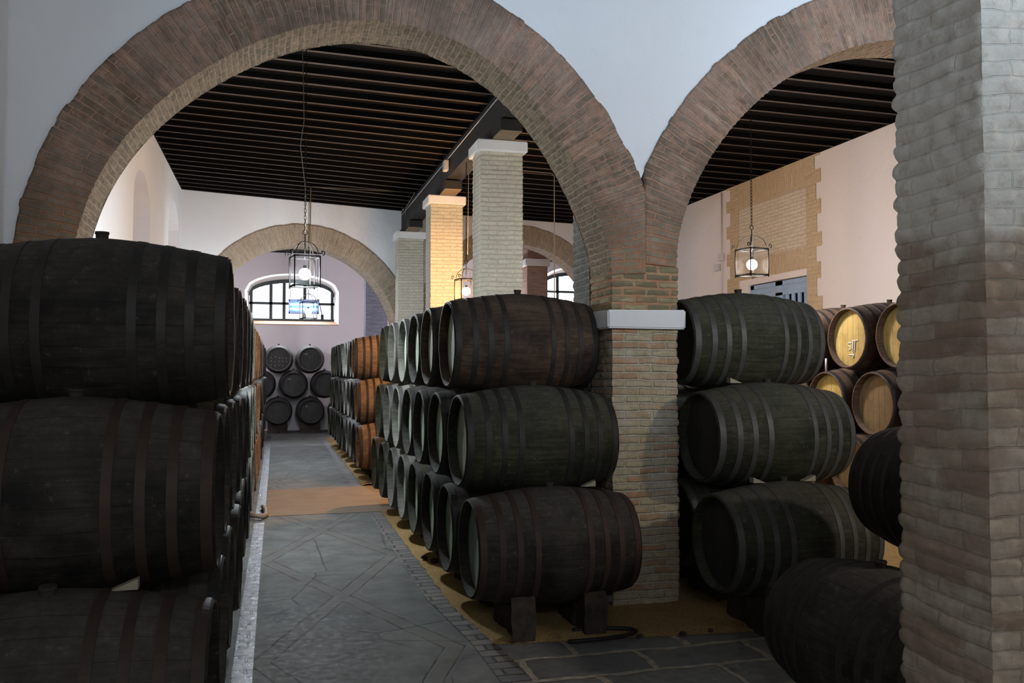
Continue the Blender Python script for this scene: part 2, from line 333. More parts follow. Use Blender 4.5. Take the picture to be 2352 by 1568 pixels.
def mat_head(name, a, bcol, nb=9):
    m, n, l, b = newmat(name); b.inputs['Roughness'].default_value = .7; b.inputs['Specular IOR Level'].default_value = .25
    T = n.new('ShaderNodeTexCoord'); ob = T.outputs['Object']; sp = n.new('ShaderNodeSeparateXYZ'); l.new(ob, sp.inputs[0])
    fr = mathn(n, l, 'FRACT', mathn(n, l, 'MULTIPLY', mathn(n, l, 'ADD', sp.outputs[1], 3.03), 10.0))
    ed = mathn(n, l, 'MINIMUM', fr, mathn(n, l, 'SUBTRACT', 1, fr)); gr = ramp(n, l, ed, ((0, 1), (.05, 0)))
    mp = n.new('ShaderNodeMapping'); mp.inputs['Scale'].default_value = (5, 8, .9); l.new(ob, mp.inputs[0]); f = noise_(n, l, mp.outputs[0], 3, 5)
    g = noise_(n, l, ob, 5, 5)
    c = mixc(n, l, f, a, bcol); c = mixc(n, l, ramp(n, l, g, ((.35, .5), (.6, 0))), c, tuple(x*.5 for x in a)); c = mixc(n, l, mathn(n, l, 'MULTIPLY', gr, .7), c, tuple(x*.15 for x in a))
    l.new(c, b.inputs['Base Color']); bump(n, l, b, mathn(n, l, 'MULTIPLY', gr, -1), .5, .004)
    return m
M['hd_sage'] = mat_head('sage_painted_head', (.30, .34, .26), (.40, .45, .35))
M['hd_black'] = mat_head('black_painted_head', (.022, .022, .022), (.045, .044, .040))
M['hd_yellow'] = mat_head('ochre_wood_head', (.36, .25, .07), (.52, .38, .13))
M['hd_brown'] = mat_head('brown_wood_head', (.16, .105, .05), (.24, .165, .08))
M['cork'] = mat_plain('old_cork', (.045, .038, .030), .9, .1, nscale=20)
M['chalk'] = mat_plain('chalk_mark', (.75, .75, .72), .9, .1)
M['rubble'] = mat_plain('mossy_stone_block', (.05, .041, .034), .9, .1, nscale=13, namt=.95, bmp=.02)
M['wood_pale'] = mat_plain('pale_wedge_wood', (.30, .27, .20), .8, .2, nscale=12)
M['blue_paint'] = mat_plain('blue_painted_wood', (.30, .42, .60), .7, .25, nscale=14, namt=.35, bmp=.003)
M['black'] = mat_plain('dark_opening', (.008, .008, .009), .9, .1)
M['frame'] = mat_plain('dark_green_frame', (.03, .04, .04), .5, .4)
M['white_paint'] = mat_plain('white_paint', (.78, .78, .77), .6, .3)
M['sill'] = mat_plain('terracotta_sill', (.50, .30, .20), .8, .2, nscale=10)
M['blind'] = mat_plain('pale_blind_slat', (.80, .80, .74), .6, .3)
M['grey_plastic'] = mat_plain('grey_plastic', (.55, .53, .53), .5, .4)
M['rubber'] = mat_plain('black_rubber', (.015, .014, .013), .5, .4)
M['beige_hose'] = mat_plain('beige_hose', (.35, .25, .17), .6, .3)
def emis(name, col, s):
    m, n, l, b = newmat(name); b.inputs['Base Color'].default_value = (*col, 1)
    b.inputs['Emission Color'].default_value = (*col, 1); b.inputs['Emission Strength'].default_value = s; return m
M['tube_blue'] = emis('violet_tube', (.45, .75, 1), 7)
M['lampbox'] = mat_plain('insect_lamp_body', (.25, .35, .6), .4, .5)
def mat_glass():
    m = bpy.data.materials.new('lantern_glass'); m.use_nodes = True; n = m.node_tree.nodes; l = m.node_tree.links; n.clear()
    o = n.new('ShaderNodeOutputMaterial'); t = n.new('ShaderNodeBsdfTransparent'); g = n.new('ShaderNodeBsdfGlossy'); g.inputs['Roughness'].default_value = .35
    d = n.new('ShaderNodeBsdfTranslucent'); d.inputs[0].default_value = (.9, .92, .95, 1)
    mx = n.new('ShaderNodeMixShader'); mx.inputs[0].default_value = .0012; l.new(t.outputs[0], mx.inputs[1]); l.new(g.outputs[0], mx.inputs[2])
    m2 = n.new('ShaderNodeMixShader'); m2.inputs[0].default_value = .0007; l.new(mx.outputs[0], m2.inputs[1]); l.new(d.outputs[0], m2.inputs[2])
    l.new(m2.outputs[0], o.inputs[0]); return m
M['glass'] = mat_glass()

# ------------------------------------------------------------------ brick surfaces
def grid_obj(name, P, UV, m, parent=None, closed_u=False):
    """P[i][j] positions, UV[i][j] in metres"""
    bm = bmesh.new(); ul = bm.loops.layers.uv.new('UVMap')
    V = [[bm.verts.new(p) for p in row] for row in P]
    for i in range(len(P)-1):
        for j in range(len(P[0])-1):
            q = ((i, j), (i, j+1), (i+1, j+1), (i+1, j))
            try: f = bm.faces.new([V[a][b] for a, b in q])
            except ValueError: continue
            for lp, (a, b) in zip(f.loops, q): lp[ul].uv = UV[a][b]
    return obj(name, bm, m, parent, smooth=True)
def brick_shaft(name, poly, z0, z1, m, parent=None, bw=.25, rh=.066, depth=.012, du=.03, dz=.0165, wob=.01, rough=.004):
    n = len(poly); pts = []; u0 = 0
    area2 = sum(poly[i][0]*poly[(i+1) % n][1]-poly[(i+1) % n][0]*poly[i][1] for i in range(n))
    if area2 < 0: poly = poly[::-1]
    nor = []
    for i in range(n):
        a = Vector(poly[i]); b = Vector(poly[(i+1) % n]); d = (b-a).normalized(); nor.append(Vector((d.y, -d.x)))
    for i in range(n):
        a = Vector(poly[i]); b = Vector(poly[(i+1) % n]); L = (b-a).length; k = max(2, int(L/du))
        for s in range(k):
            nn = nor[i] if s else (nor[i]+nor[i-1])
            pts.append((a.lerp(b, s/k), nn, u0+L*s/k))
        u0 += L
    pts.append((Vector(poly[0]), nor[0]+nor[-1], u0))
    nz = max(2, int((z1-z0)/dz)); P = []; UV = []
    for i in range(nz+1):
        z = z0+(z1-z0)*i/nz; row = []; uvr = []
        for j, (p, nn, uu) in enumerate(pts):
            q = pts[0] if j == len(pts)-1 else pts[j]
            wv = z + wob*mn.noise(Vector((q[0].x*1.1, q[0].y*1.1, z*1.7)))*2
            uq = uu % u0 if j < len(pts)-1 else 0
            d = bdisp(uu, wv, bw, rh, depth) if j < len(pts)-1 else bdisp(0, wv, bw, rh, depth)
            d += rough*mn.noise(Vector((q[0].x*14, q[0].y*14, z*14)))
            row.append((p.x+nn.x*d, p.y+nn.y*d, z)); uvr.append((uu, wv))
        P.append([r_ for r_ in row]); UV.append(uvr)
    P = [row[:] for row in P]
    return grid_obj(name, P, UV, m, parent)

# left arch profile measured from its centre (angle, radius), traced at the wall's own distance
cL = (.66, 2.70)
inL = [(2.75, 2.50), (2.745, 2.77), (2.64, 3.29), (2.36, 3.83), (1.97, 4.30), (1.59, 4.59), (1.2, 4.74), (.71, 4.78), (.27, 4.68), (-.12, 4.51), (-.53, 4.26), (-.83, 4.01), (-1.04, 3.76), (-1.26, 3.36), (-1.40, 2.91), (-1.44, 2.5)]
exL = [(3.27, 2.50), (3.24, 2.9), (3.02, 3.62), (2.82, 4.01), (2.38, 4.53), (1.67, 5.04), (1.15, 5.22), (.6, 5.22), (0, 5.08), (-.59, 4.79), (-1.02, 4.45), (-1.33, 4.09), (-1.61, 3.63), (-1.78, 2.8), (-1.82, 2.5)]
cR = (6.05, 2.65)
inR_ = [(3.355, 2.50), (3.355, 2.94), (3.41, 3.3), (3.63, 3.83), (3.98, 4.25), (4.69, 4.76), (5.45, 5.08), (6.05, 5.16)]
exR_ = [(2.86, 2.50), (2.9, 3.1), (3.02, 3.62), (3.26, 4.15), (3.56, 4.52), (4.16, 5.01), (4.75, 5.37), (5.4, 5.6), (6.05, 5.68)]
mir = lambda L: L[::-1]+[] 
inR = [(12.10-a, b) for a, b in inR_]+inR_[:-1][::-1]
exR = [(12.10-a, b) for a, b in exR_]+exR_[:-1][::-1]
def polar(L, c):
    a = np.array([math.atan2(z-c[1], x-c[0]) for x, z in L]); rr = np.array([math.hypot(x-c[0], z-c[1]) for x, z in L])
    a = np.where(a < -PI/2, a+2*PI, a); k = np.argsort(a); a = a[k]; rr = rr[k]
    t = np.linspace(a[0], a[-1], 400); y = np.interp(t, a, rr); ker = np.hanning(31); ker /= ker.sum()
    tt = (t-t.mean())/(t[-1]-t[0])*2; y2 = np.polyval(np.polyfit(tt, y, 7), tt)
    return lambda th_: float(np.interp(th_, t, y2))
def ring(name, label, c, fin, fex, th0, th1, toW, depth, mface, msof, clipx=None, na=.014, nr=.03, rag=.014, rh=.058):
    """toW(s, z, d) -> world point, s along the wall, d outwards in front"""
    root = thing(name, label, 'arch', toW(c[0], c[1], 0)); inv = Matrix.Translation(-root.location)
    rm = fin((th0+th1)/2)+.2; n = int((th1-th0)*rm/na)
    F = []; FU = []; So = []; SU = []; Bk = []; arc = 0
    for i in range(n+1):
        t = th0+(th1-th0)*i/n; r0 = fin(t); r1 = fex(t); arc = (t-th0)*rm
        cs, sn = math.cos(t), math.sin(t)
        if clipx:
            for sgn, cxp in clipx:
                if sgn > 0 and cs > 1e-3: r1 = min(r1, (cxp-c[0])/cs)
                if sgn < 0 and cs < -1e-3: r1 = min(r1, (cxp-c[0])/cs)
        row = math.floor(arc/rh); clipped = r1 < fex(t)-1e-6
        rr1 = r1+(hsh(row, 3)*rag + 1.2*rag*mn.noise(Vector((arc*5, 1, 2))) if not clipped else 0)
        k = 18; fr = []; fu = []
        for j in range(k+1):
            rad = r0+(rr1-r0)*j/k; dd = .018+bdisp(rad-r0, arc, .27, rh, .006)+.005*mn.noise(Vector((rad*9, arc*9, 3)))
            if j == k: dd = .018
            if j == 0: dd = .012
            rad2 = rad + (bdisp(0.07, arc, .27, rh, .008) if j == 0 else 0)
            fr.append(inv @ toW(c[0]+rad2*cs, c[1]+rad2*sn, dd)); fu.append((rad-r0, arc))
        fr.append(inv @ toW(c[0]+rr1*cs, c[1]+rr1*sn, -.05)); fu.append((rr1-r0+.05, arc))
        F.append(fr); FU.append(fu)
        k = 18; sr = []; su = []
        for j in range(k+1):
            y = depth*j/k; dd = bdisp(y, arc, .15, rh, .009)+.004*mn.noise(Vector((y*9, arc*9, 7)))
            if j == 0: dd = bdisp(0.07, arc, .27, rh, .008)
            rad = r0-dd*1.0
            sr.append(inv @ toW(c[0]+(r0-dd if j else r0+dd)*cs, c[1]+(r0-dd if j else r0+dd)*sn, .012-y)); su.append((y, arc))
        So.append(sr); SU.append(su)
        Bk.append([inv @ toW(c[0]+(r0+(r1-r0)*q)*cs, c[1]+(r0+(r1-r0)*q)*sn, .010-depth) for q in (0, .5, 1)])
    grid_obj('arch_face', F, FU, mface, root); grid_obj('soffit', So, SU, msof, root)
    grid_obj('rear_face', Bk, [[(q*.2, i*na) for q in range(3)] for i in range(n+1)], mface, root)
    return root
def wall_over(name, x0, x1, ztop, zb, toW, depth, m, step=.04):
    bm = bmesh.new(); n = int((x1-x0)/step); rows = []
    for i in range(n+1):
        x = x0+(x1-x0)*i/n; z = zb(x)
        rows.append([bm.verts.new(toW(x, z, 0)), bm.verts.new(toW(x, ztop, 0)), bm.verts.new(toW(x, ztop, -depth)), bm.verts.new(toW(x, z, -depth))])
    for A, B in zip(rows, rows[1:]):
        for k in range(4): bm.faces.new((A[k], B[k], B[(k+1) % 4], A[(k+1) % 4]))
    bm.faces.new(rows[0]); bm.faces.new(rows[-1][::-1])
    bmesh.ops.recalc_face_normals(bm, faces=bm.faces[:])
    return struct(obj(name, bm, m))
def top_of(f, c, x, lo=.12):
    best = None
    for t in np.linspace(-.1, PI+.1, 700):
        rr = f(t); xx = c[0]+rr*math.cos(t)
        if abs(xx-x) < .02:
            z = c[1]+rr*math.sin(t); best = z if best is None else max(best, z)
    return best

ZC = 5.85; Y1 = 6.87; T1 = .52; XL = 2.75; XR = 3.36; WL = -1.94; WR = 9.28
fiL, feL, fiR, feR = polar(inL, cL), polar(exL, cL), polar(inR, cR), polar(exR, cR)
toW1 = lambda s, z, d: Vector((s, Y1-d, z))
def zb1(x):
    v = [z for z in (top_of(feL, cL, x), top_of(feR, cR, x)) if z is not None]
    if not v: return 0
    z = max(v) if len(v) == 2 else v[0]
    return max(0, z-.03)
XS = np.linspace(-2.3, 9.5, 296); ZS = [zb1(x) for x in XS]
wall_over('wall_front_arcade', -2.3, 9.5, 6.0, lambda x: float(np.interp(x, XS, ZS)), toW1, T1, M['plaster_near'])
ring('brick_arch', 'large round brick arch framing the long aisle, with a pale brick underside', cL, fiL, feL, math.radians(3), math.radians(180), toW1, T1, M['arch_brick'], M['arch_soffit'], [(1, 3.055)])
ring('brick_arch', 'round brick arch at upper right springing from the white-capped central pillar', cR, fiR, feR, math.radians(0), math.radians(175), toW1, T1, M['arch_brick'], M['arch_soffit'], [(-1, 3.055)])

# ------------------------------------------------------------------ pillars
def rect(x0, x1, y0, y1): return [(x0, y0), (x1, y0), (x1, y1), (x0, y1)]
def cap(parent, x0, x1, y0, y1, z0, z1, o=.055, m=None):
    bm = bmesh.new(); bx(bm, x0-o, x1+o, y0-o, y1+o, z0, z1, jit=.006)
    bmesh.ops.bevel(bm, geom=bm.edges[:], offset=.012, segments=2, affect='EDGES')
    o_ = obj('cap', bm, m or M['plaster_cap'], parent); o_['label'] = 'whitewashed cap slab'; return o_
def pillar(label, x0, x1, y0, y1, zc0, zc1, m, **k):
    t = thing('brick_pillar', label, 'pillar', ((x0+x1)/2, (y0+y1)/2, 0)); px, py = t.location.x, t.location.y
    s = brick_shaft('shaft', [(a-px, b-py) for a, b in rect(x0, x1, y0, y1)], 0, zc0, m, t, **k)
    if zc1: cap(t, x0-px, x1-px, y0-py, y1-py, zc0, zc1)
    return t
tc_ = pillar('yellow brick pillar with a white cap carrying the two front arches', XL, XR, Y1, Y1+T1, 2.353, 2.513, M['pillar_brick'], depth=.009, du=.02, dz=.011, rough=.01)
pb = brick_shaft('impost_block', rect(XL-3.055, XR-3.055, -T1/2, T1/2), 2.513, 3.02, M['pier_brick'], tc_, depth=.010, du=.02, dz=.011, rough=.008)
pb['label'] = 'orange-mortared brick block above the cap'
pillar('grey brick pilaster standing directly behind the central pillar', XL, XR, Y1+T1+.03, 7.86, 5.1, None, M['grey_brick'], depth=.01)
pillar('cream whitewashed brick column, the tallest and nearest behind the arch', XL, XR, 11.73, 12.25, 5.06, 5.22, M['white_brick'], depth=.008)
pillar('brick column glowing orange beside the warm lantern', XL, XR, 15.77, 16.3, 5.06, 5.22, M['white_brick'], depth=.008)
pillar('pale brick column farthest back under the beam, against the plaster wall', XL, XR, 20.09, 20.6, 5.06, 5.22, M['white_brick'], depth=.008)
pillar('blue-grey painted brick pillar seen through the far left arch', XL, XR+.08, 27.5, 28.1, 5.5, None, M['blue_brick'], depth=.006)
t = thing('brick_pillar', 'pinkish brown brick pillar with a lilac cap seen through the far right arch', 'pillar', (7.34, 24.4, 0))
brick_shaft('shaft', rect(-.31, .31, -.3, .3), 0, 5.02, M['pink_brick'], t, depth=.006); cap(t, -.31, .31, -.3, .3, 5.02, 5.22, .06)
brick_shaft('upper_shaft', rect(-.29, .29, -.28, .28), 5.22, 5.85, M['pink_brick'], t, depth=.006)
# foreground pillar
t = thing('brick_pillar', 'big rough whitewashed brick pillar in the right foreground', 'pillar', (3.06, 3.1, 0))
brick_shaft('shaft', [(-.31, -.24), (.31, -.33), (.31, .28), (-.31, .28)], 0, 5.2, M['near_brick'], t, bw=.28, rh=.076, depth=.010, du=.018, dz=.011, wob=.035, rough=.012)
cap(t, -.31, .31, -.33, .28, 5.2, 5.36)
# wall piers of the front arcade
pillar('brick pier of the front arcade against the left wall behind the barrel row', -2.2, -1.53, Y1, Y1+T1, 2.5, None, M['arch_brick'])
pillar('brick pier of the front arcade against the right wall', 8.74, 9.5, Y1, Y1+T1, 2.6, None, M['pillar_brick'])

# ------------------------------------------------------------------ beam and corbels
bm = bmesh.new(); n = 40
rows = []
for i in range(n+1):
    y = 7.4+(21.0-7.4)*i/n; a = .012*mn.noise(Vector((y*1.3, 0, 0))); b = .014*mn.noise(Vector((y*1.1, 5, 0)))
    rows.append([bm.verts.new((x, y, z)) for x, z in ((2.95+a, 5.42+b), (3.25+a, 5.42+b), (3.25+a, 5.84), (2.95+a, 5.84))])
for A, B in zip(rows, rows[1:]):
    for k in range(4): bm.faces.new((A[k], B[k], B[(k+1) % 4], A[(k+1) % 4]))
bm.faces.new(rows[0][::-1]); bm.faces.new(rows[-1])
tag(obj('ceiling_beam', bm, M['beam']), 'long dark timber beam running over the brick columns', 'beam')
for y0, y1, lb in ((11.25, 12.8, 'timber corbel block on the nearest tall column under the beam'), (15.2, 16.85, 'timber corbel block on the orange-lit column under the beam'), (19.5, 21.0, 'timber corbel block on the farthest column under the beam'), (7.42, 8.4, 'timber corbel block on the pilaster behind the front arch')):
    bm = bmesh.new(); bx(bm, 2.91, 3.22, y0, y1, 5.225 if y0 > 8 else 5.105, 5.40, jit=.004)
    bmesh.ops.bevel(bm, geom=bm.edges[:], offset=.012, segments=1, affect='EDGES')
    for f in bm.faces: f.material_index = 1 if f.normal.z < -.5 else 0
    bm.normal_update()
    for f in bm.faces: f.material_index = 1 if f.normal.z < -.5 else 0
    tag(obj('corbel', bm, [M['beam'], M['corbel']]), lb, 'corbel')

# ------------------------------------------------------------------ second arcade wall
A2 = Vector((-1.94, 19.75)); B2 = Vector((2.99, 21.05)); C2 = Vector((9.28, 22.0))
def mk(a, b):
    d = (b-a).normalized(); nn = Vector((d.y, -d.x))
    return (lambda s, z, dd: Vector((a.x+d.x*s+nn.x*dd, a.y+d.y*s+nn.y*dd, z))), (b-a).length
W2, L2 = mk(A2, B2); W3, L3 = mk(B2, C2)
ci = (2.72, 2.55)
in2 = [(2.72+2.30*math.cos(t), 2.55+2.28*math.sin(t)) for t in np.linspace(0, PI, 25)]
ex2 = [(2.72+2.72*math.cos(t), 2.55+2.79*math.sin(t)) for t in np.linspace(0, PI, 25)]
f2i, f2e = polar(in2, ci), polar(ex2, ci)
X2 = np.linspace(-.1, L2+.02, 160)
def zb2(x):
    z = top_of(f2e, ci, x); return max(0, (z or 0)-.03)
Z2 = [zb2(x) for x in X2]
wall_over('wall_middle_left', -.1, L2+.02, 6.0, lambda x: float(np.interp(x, X2, Z2)), W2, .5, M['plaster'])
ring('brick_arch', 'smaller far brick arch behind the hanging lanterns, at the end of the aisle', ci, f2i, f2e, .02, PI-.02, W2, .5, M['far_arch'], M['far_arch'], None, na=.02)
cj = (3.15, 2.30)
in3 = [(3.15+2.55*math.cos(t), 2.30+2.94*math.sin(t)) for t in np.linspace(0, PI, 25)]
ex3 = [(3.15+3.05*math.cos(t), 2.30+3.44*math.sin(t)) for t in np.linspace(0, PI, 25)]
f3i, f3e = polar(in3, cj), polar(ex3, cj)
X3 = np.linspace(0, L3, 160); Z3 = [max(0, (top_of(f3e, cj, x) or 0)-.03) for x in X3]
wall_over('wall_middle_right', 0, L3, 6.0, lambda x: float(np.interp(x, X3, Z3)), W3, .5, M['plaster'])
ring('brick_arch', 'far brick arch of the right-hand bay, glimpsed between column and pilaster', cj, f3i, f3e, .02, PI-.02, W3, .5, M['far_arch'], M['far_arch'], None, na=.02)

# ------------------------------------------------------------------ room shell
def arch_top(uv, u0, u1, zs, zcr):
    uc = (u0+u1)/2; h = (u1-u0)/2; return zs+(zcr-zs)*math.sqrt(max(0, 1-((uv-uc)/h)**2))
def wall_holes(name, a, b, z0, z1, thick, holes, m, step=.06):
    """wall from a to b (2D), thickness to the left-hand side; holes (s0, s1, zlow, zspring, zcrown)"""
    a = Vector(a); b = Vector(b); d = (b-a).normalized(); nn = Vector((-d.y, d.x)); L = (b-a).length
    to = lambda s, z, q: Vector((a.x+d.x*s+nn.x*q, a.y+d.y*s+nn.y*q, z))
    xs = {0, L}
    for h in holes: xs |= {h[0], h[1]} | {h[0]+(h[1]-h[0])*k/24 for k in range(25)}
    xs = sorted(xs); bm = bmesh.new()
    def slab(s0, s1, zl0, zl1, zt0, zt1):
        v = [bm.verts.new(to(s, z, q)) for q in (0, thick) for s, z in ((s0, zl0), (s1, zl1), (s1, zt1), (s0, zt0))]
        for f in ((0, 1, 2, 3), (7, 6, 5, 4), (0, 4, 5, 1), (1, 5, 6, 2), (2, 6, 7, 3), (3, 7, 4, 0)):
            bm.faces.new([v[i] for i in f])
    for s0, s1 in zip(xs, xs[1:]):
        if s1-s0 < 1e-6: continue
        mid = (s0+s1)/2; H = [h for h in holes if h[0] < mid < h[1]]
        if not H: slab(s0, s1, z0, z0, z1, z1)
        else:
            h = H[0]; f = lambda s: arch_top(s, h[0], h[1], h[3], h[4])
            slab(s0, s1, f(s0), f(s1), z1, z1)
            if h[2] > z0: slab(s0, s1, z0, z0, h[2], h[2])
    bmesh.ops.remove_doubles(bm, verts=bm.verts, dist=1e-4)
    return struct(obj(name, bm, m))
# left wall with two blind arches (inner skin) and solid behind
wall_holes('wall_left', (WL, 7.39), (WL, 30.0), 0, 6.0, .28, [(13.2-7.39, 14.95-7.39, .9, 4.45, 5.0), (17.35-7.39, 19.3-7.39, .9, 4.6, 5.35)], M['plaster'])
struct(box('wall_left_backing', (WL-.6, WL-.285, 6.0, 30.3, 0, 6.0), M['plaster_pink']))
struct(box('wall_left_near', (-2.4, -1.86, -4.2, 6.86, 0, 6.0), M['plaster_near']))
wall_holes('wall_right', (WR, 22.3), (WR, 7.39), 0, 6.0, .5, [(22.3-15.74, 22.3-13.66, 0, 3.715, 3.72)], M['plaster_right'])
struct(box('wall_right_near', (10.5, 10.8, -4.2, 6.86, 0, 6.0), M['plaster_near']))
struct(box('wall_front_infill', (9.5, 10.8, 6.87, 7.39, 0, 6.0), M['plaster_near']))
wall_holes('wall_rear', (10.8, -4.2), (-2.4, -4.2), 0, 6.0, .3, [(4.1, 10.9, 4.0, 5.39, 5.4)], M['plaster_near'])
wall_holes('wall_back', (-2.3, 30.0), (14.5, 30.0), 0, 6.0, .5, [(2.3-.96, 2.3+2.09, 3.54, 4.65, 5.23), (2.3+9.37, 2.3+12.03, 4.23, 5.28, 5.77)], M['plaster_pink'])
struct(box('wall_end_right', (14.5, 14.8, 21.5, 30.3, 0, 6.0), M['plaster_pink']))
struct(box('wall_end_front', (9.29, 14.8, 22.0, 22.3, 0, 6.0), M['plaster_pink']))
struct(box('ceiling', (-2.6, 14.9, 7.38, 30.6, 5.925, 6.14), M['plank']))
struct(box('ceiling_near', (-2.6, 11.0, -4.6, 7.38, 6.02, 6.14), M['plank']))
struct(box('trim_1', (WR-.012, WR+.4, 7.4, 21.9, 5.85, 5.924), M['plank']))
struct(box('trim_2', (WL-.2, WL+.012, 7.4, 19.6, 5.85, 5.924), M['plank']))
# joists : left bay fans slightly, right bay nearly square
yl = 7.62; k = 0
def joist(a, b, k, bay, nm):
    a = Vector(a); b = Vector(b); c = (a+b)/2; d = (b-a); L = d.length; ang = math.atan2(d.y, d.x)
    bm = bmesh.new(); bx(bm, -L/2, L/2, -.030, .030, 5.85, 5.935, jit=.002)
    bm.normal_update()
    for f in bm.faces: f.material_index = 1 if f.normal.z < -.5 else 0  # undersides get the lit tone, all other faces the shaded one
    o = obj('ceiling_joist', bm, [M['joist_side_shaded'], M['joist_edge_lit']]); o.location = (c.x, c.y, 0); o.rotation_euler = (random.uniform(-.0, .0), 0, ang+random.uniform(-.002, .002))
    tag(o, nm, 'joist', bay)
ORD = ['first', 'second', 'third', 'fourth', 'fifth', 'sixth', 'seventh', 'eighth', 'ninth', 'tenth', 'eleventh', 'twelfth', 'thirteenth', 'fourteenth', 'fifteenth', 'sixteenth', 'seventeenth', 'eighteenth', 'nineteenth', 'twentieth', 'twenty-first', 'twenty-second', 'twenty-third', 'twenty-fourth', 'twenty-fifth', 'twenty-sixth', 'twenty-seventh', 'twenty-eighth', 'twenty-ninth', 'thirtieth', 'thirty-first', 'thirty-second', 'thirty-third', 'thirty-fourth', 'thirty-fifth']
NJ = 31
for i in range(NJ):
    f = i/(NJ-1); yl = 7.75+(19.62-7.75)*f; ym = 7.75+(20.92-7.75)*f; yr = 7.75+(21.8-7.75)*f
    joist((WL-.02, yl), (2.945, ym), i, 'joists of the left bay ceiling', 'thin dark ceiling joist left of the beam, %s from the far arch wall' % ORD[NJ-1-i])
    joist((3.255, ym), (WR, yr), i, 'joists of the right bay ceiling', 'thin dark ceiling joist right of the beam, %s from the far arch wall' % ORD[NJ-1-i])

# ------------------------------------------------------------------ floor
def plane(name, pts, z, m, sub=0, amp=0):
    bm = bmesh.new(); vs = [bm.verts.new((x, y, z)) for x, y in pts]; bm.faces.new(vs)
    return obj(name, bm, m)
struct(plane('floor', [(-2.6, -4.6), (14.9, -4.6), (14.9, 30.6), (-2.6, 30.6)], 0, M['aisle']))
struct(plane('floor_flagstones', [(1.5, -4.2), (10.5, -4.2), (10.5, 5.92), (3.65, 6.0), (2.6, 6.1), (1.5, 6.22)], .004, M['flags']))
def strip(name, edge, m, z=.006):
    bm = bmesh.new(); rows = []
    for (xa, xb, y) in edge: rows.append((bm.verts.new((xa, y, z)), bm.verts.new((xb, y, z))))
    for (a, b), (c, d) in zip(rows, rows[1:]): bm.faces.new((a, b, d, c))
    return struct(obj(name, bm, m))
strip('floor_kerb_right', [(1.42, 1.62, -4), (1.42, 1.62, 5.6), (1.41, 1.58, 6.3), (1.30, 1.47, 7.6), (1.29, 1.45, 9), (1.30, 1.46, 12.4)], M['kerb'])
strip('floor_kerb_right_far', [(1.30, 1.46, 15.2), (1.32, 1.48, 26)], M['kerb'])
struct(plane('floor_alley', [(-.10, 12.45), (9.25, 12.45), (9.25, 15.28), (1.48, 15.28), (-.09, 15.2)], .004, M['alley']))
strip('floor_kerb_left', [(-.27, -.12, -2), (-.25, -.12, 8), (-.22, -.09, 18), (-.22, -.08, 28)], M['kerb_wet'])
def sandbed(name, x0f, x1, y0, y1):
    bm = bmesh.new(); nx, ny = 46, int((y1-y0)/.07); R = []
    for j in range(ny+1):
        row = []
        for i in range(nx+1):
            fy = j/ny; f = (i/nx)**1.6; y = y0+(y1-y0)*fy; xa = x0f(y); x = xa+(x1-xa)*f
            if y0 < 8: y = y + (1-fy)*(-.11*(x-1.45))*(1 if x < 4 else .9)
            e = min(1, (x-xa)/.12, fy/.02 if y0 < 8 else 1)
            z = .008+.022*max(0, e)+.016*mn.noise(Vector((x*2.3, y*2.3, 0)))*max(0, e)+.010*mn.noise(Vector((x*9, y*9, 4)))*max(0, e)
            x += .02*mn.noise(Vector((0, y*5, 9))) if i == 0 else 0
            row.append(bm.verts.new((x, y, z)))
        R.append(row)
    for a, b in zip(R, R[1:]):
        for k in range(nx): bm.faces.new((a[k], a[k+1], b[k+1], b[k]))
    return tag(obj(name, bm, M['sand'], smooth=True), None, None, None, 'structure')
sandbed('floor_sand_front', lambda y: 1.47 if y > 7.3 else 1.47+.10*max(0, (7.3-y)/1.1), 9.25, 6.22, 12.45)
sandbed('floor_sand_far', lambda y: 1.48, 2.74, 15.3, 26)
# loose stones on the sand
for k, (x, y, s) in enumerate(((1.53, 9.1, .035), (1.60, 8.9, .045), (1.75, 6.35, .02), (2.62, 6.02, .025), (2.95, 5.98, .03), (3.2, 6.02, .02))):
    bm = bmesh.new(); bmesh.ops.create_icosphere(bm, subdivisions=2, radius=s)
    for v in bm.verts: v.co *= 1+.3*mn.noise(v.co*30+Vector((k, 0, 0))); v.co.z *= .6
    o = obj('pebble', bm, M['rubble'], smooth=True); o.location = (x, y, .03+s*.4)
    tag(o, ['small stone on the ochre sand under the fourth barrel of the aisle stack', 'chip of stone beside the barrel shadows on the ochre sand', 'small pebble at the corner of the sand bed near the front barrel', 'pebble at the sand edge in front of the brick pillar', 'largest pebble on the sand edge right of the pillar foot', 'pebble at the sand edge nearest the right foreground barrels'][k], 'stone')

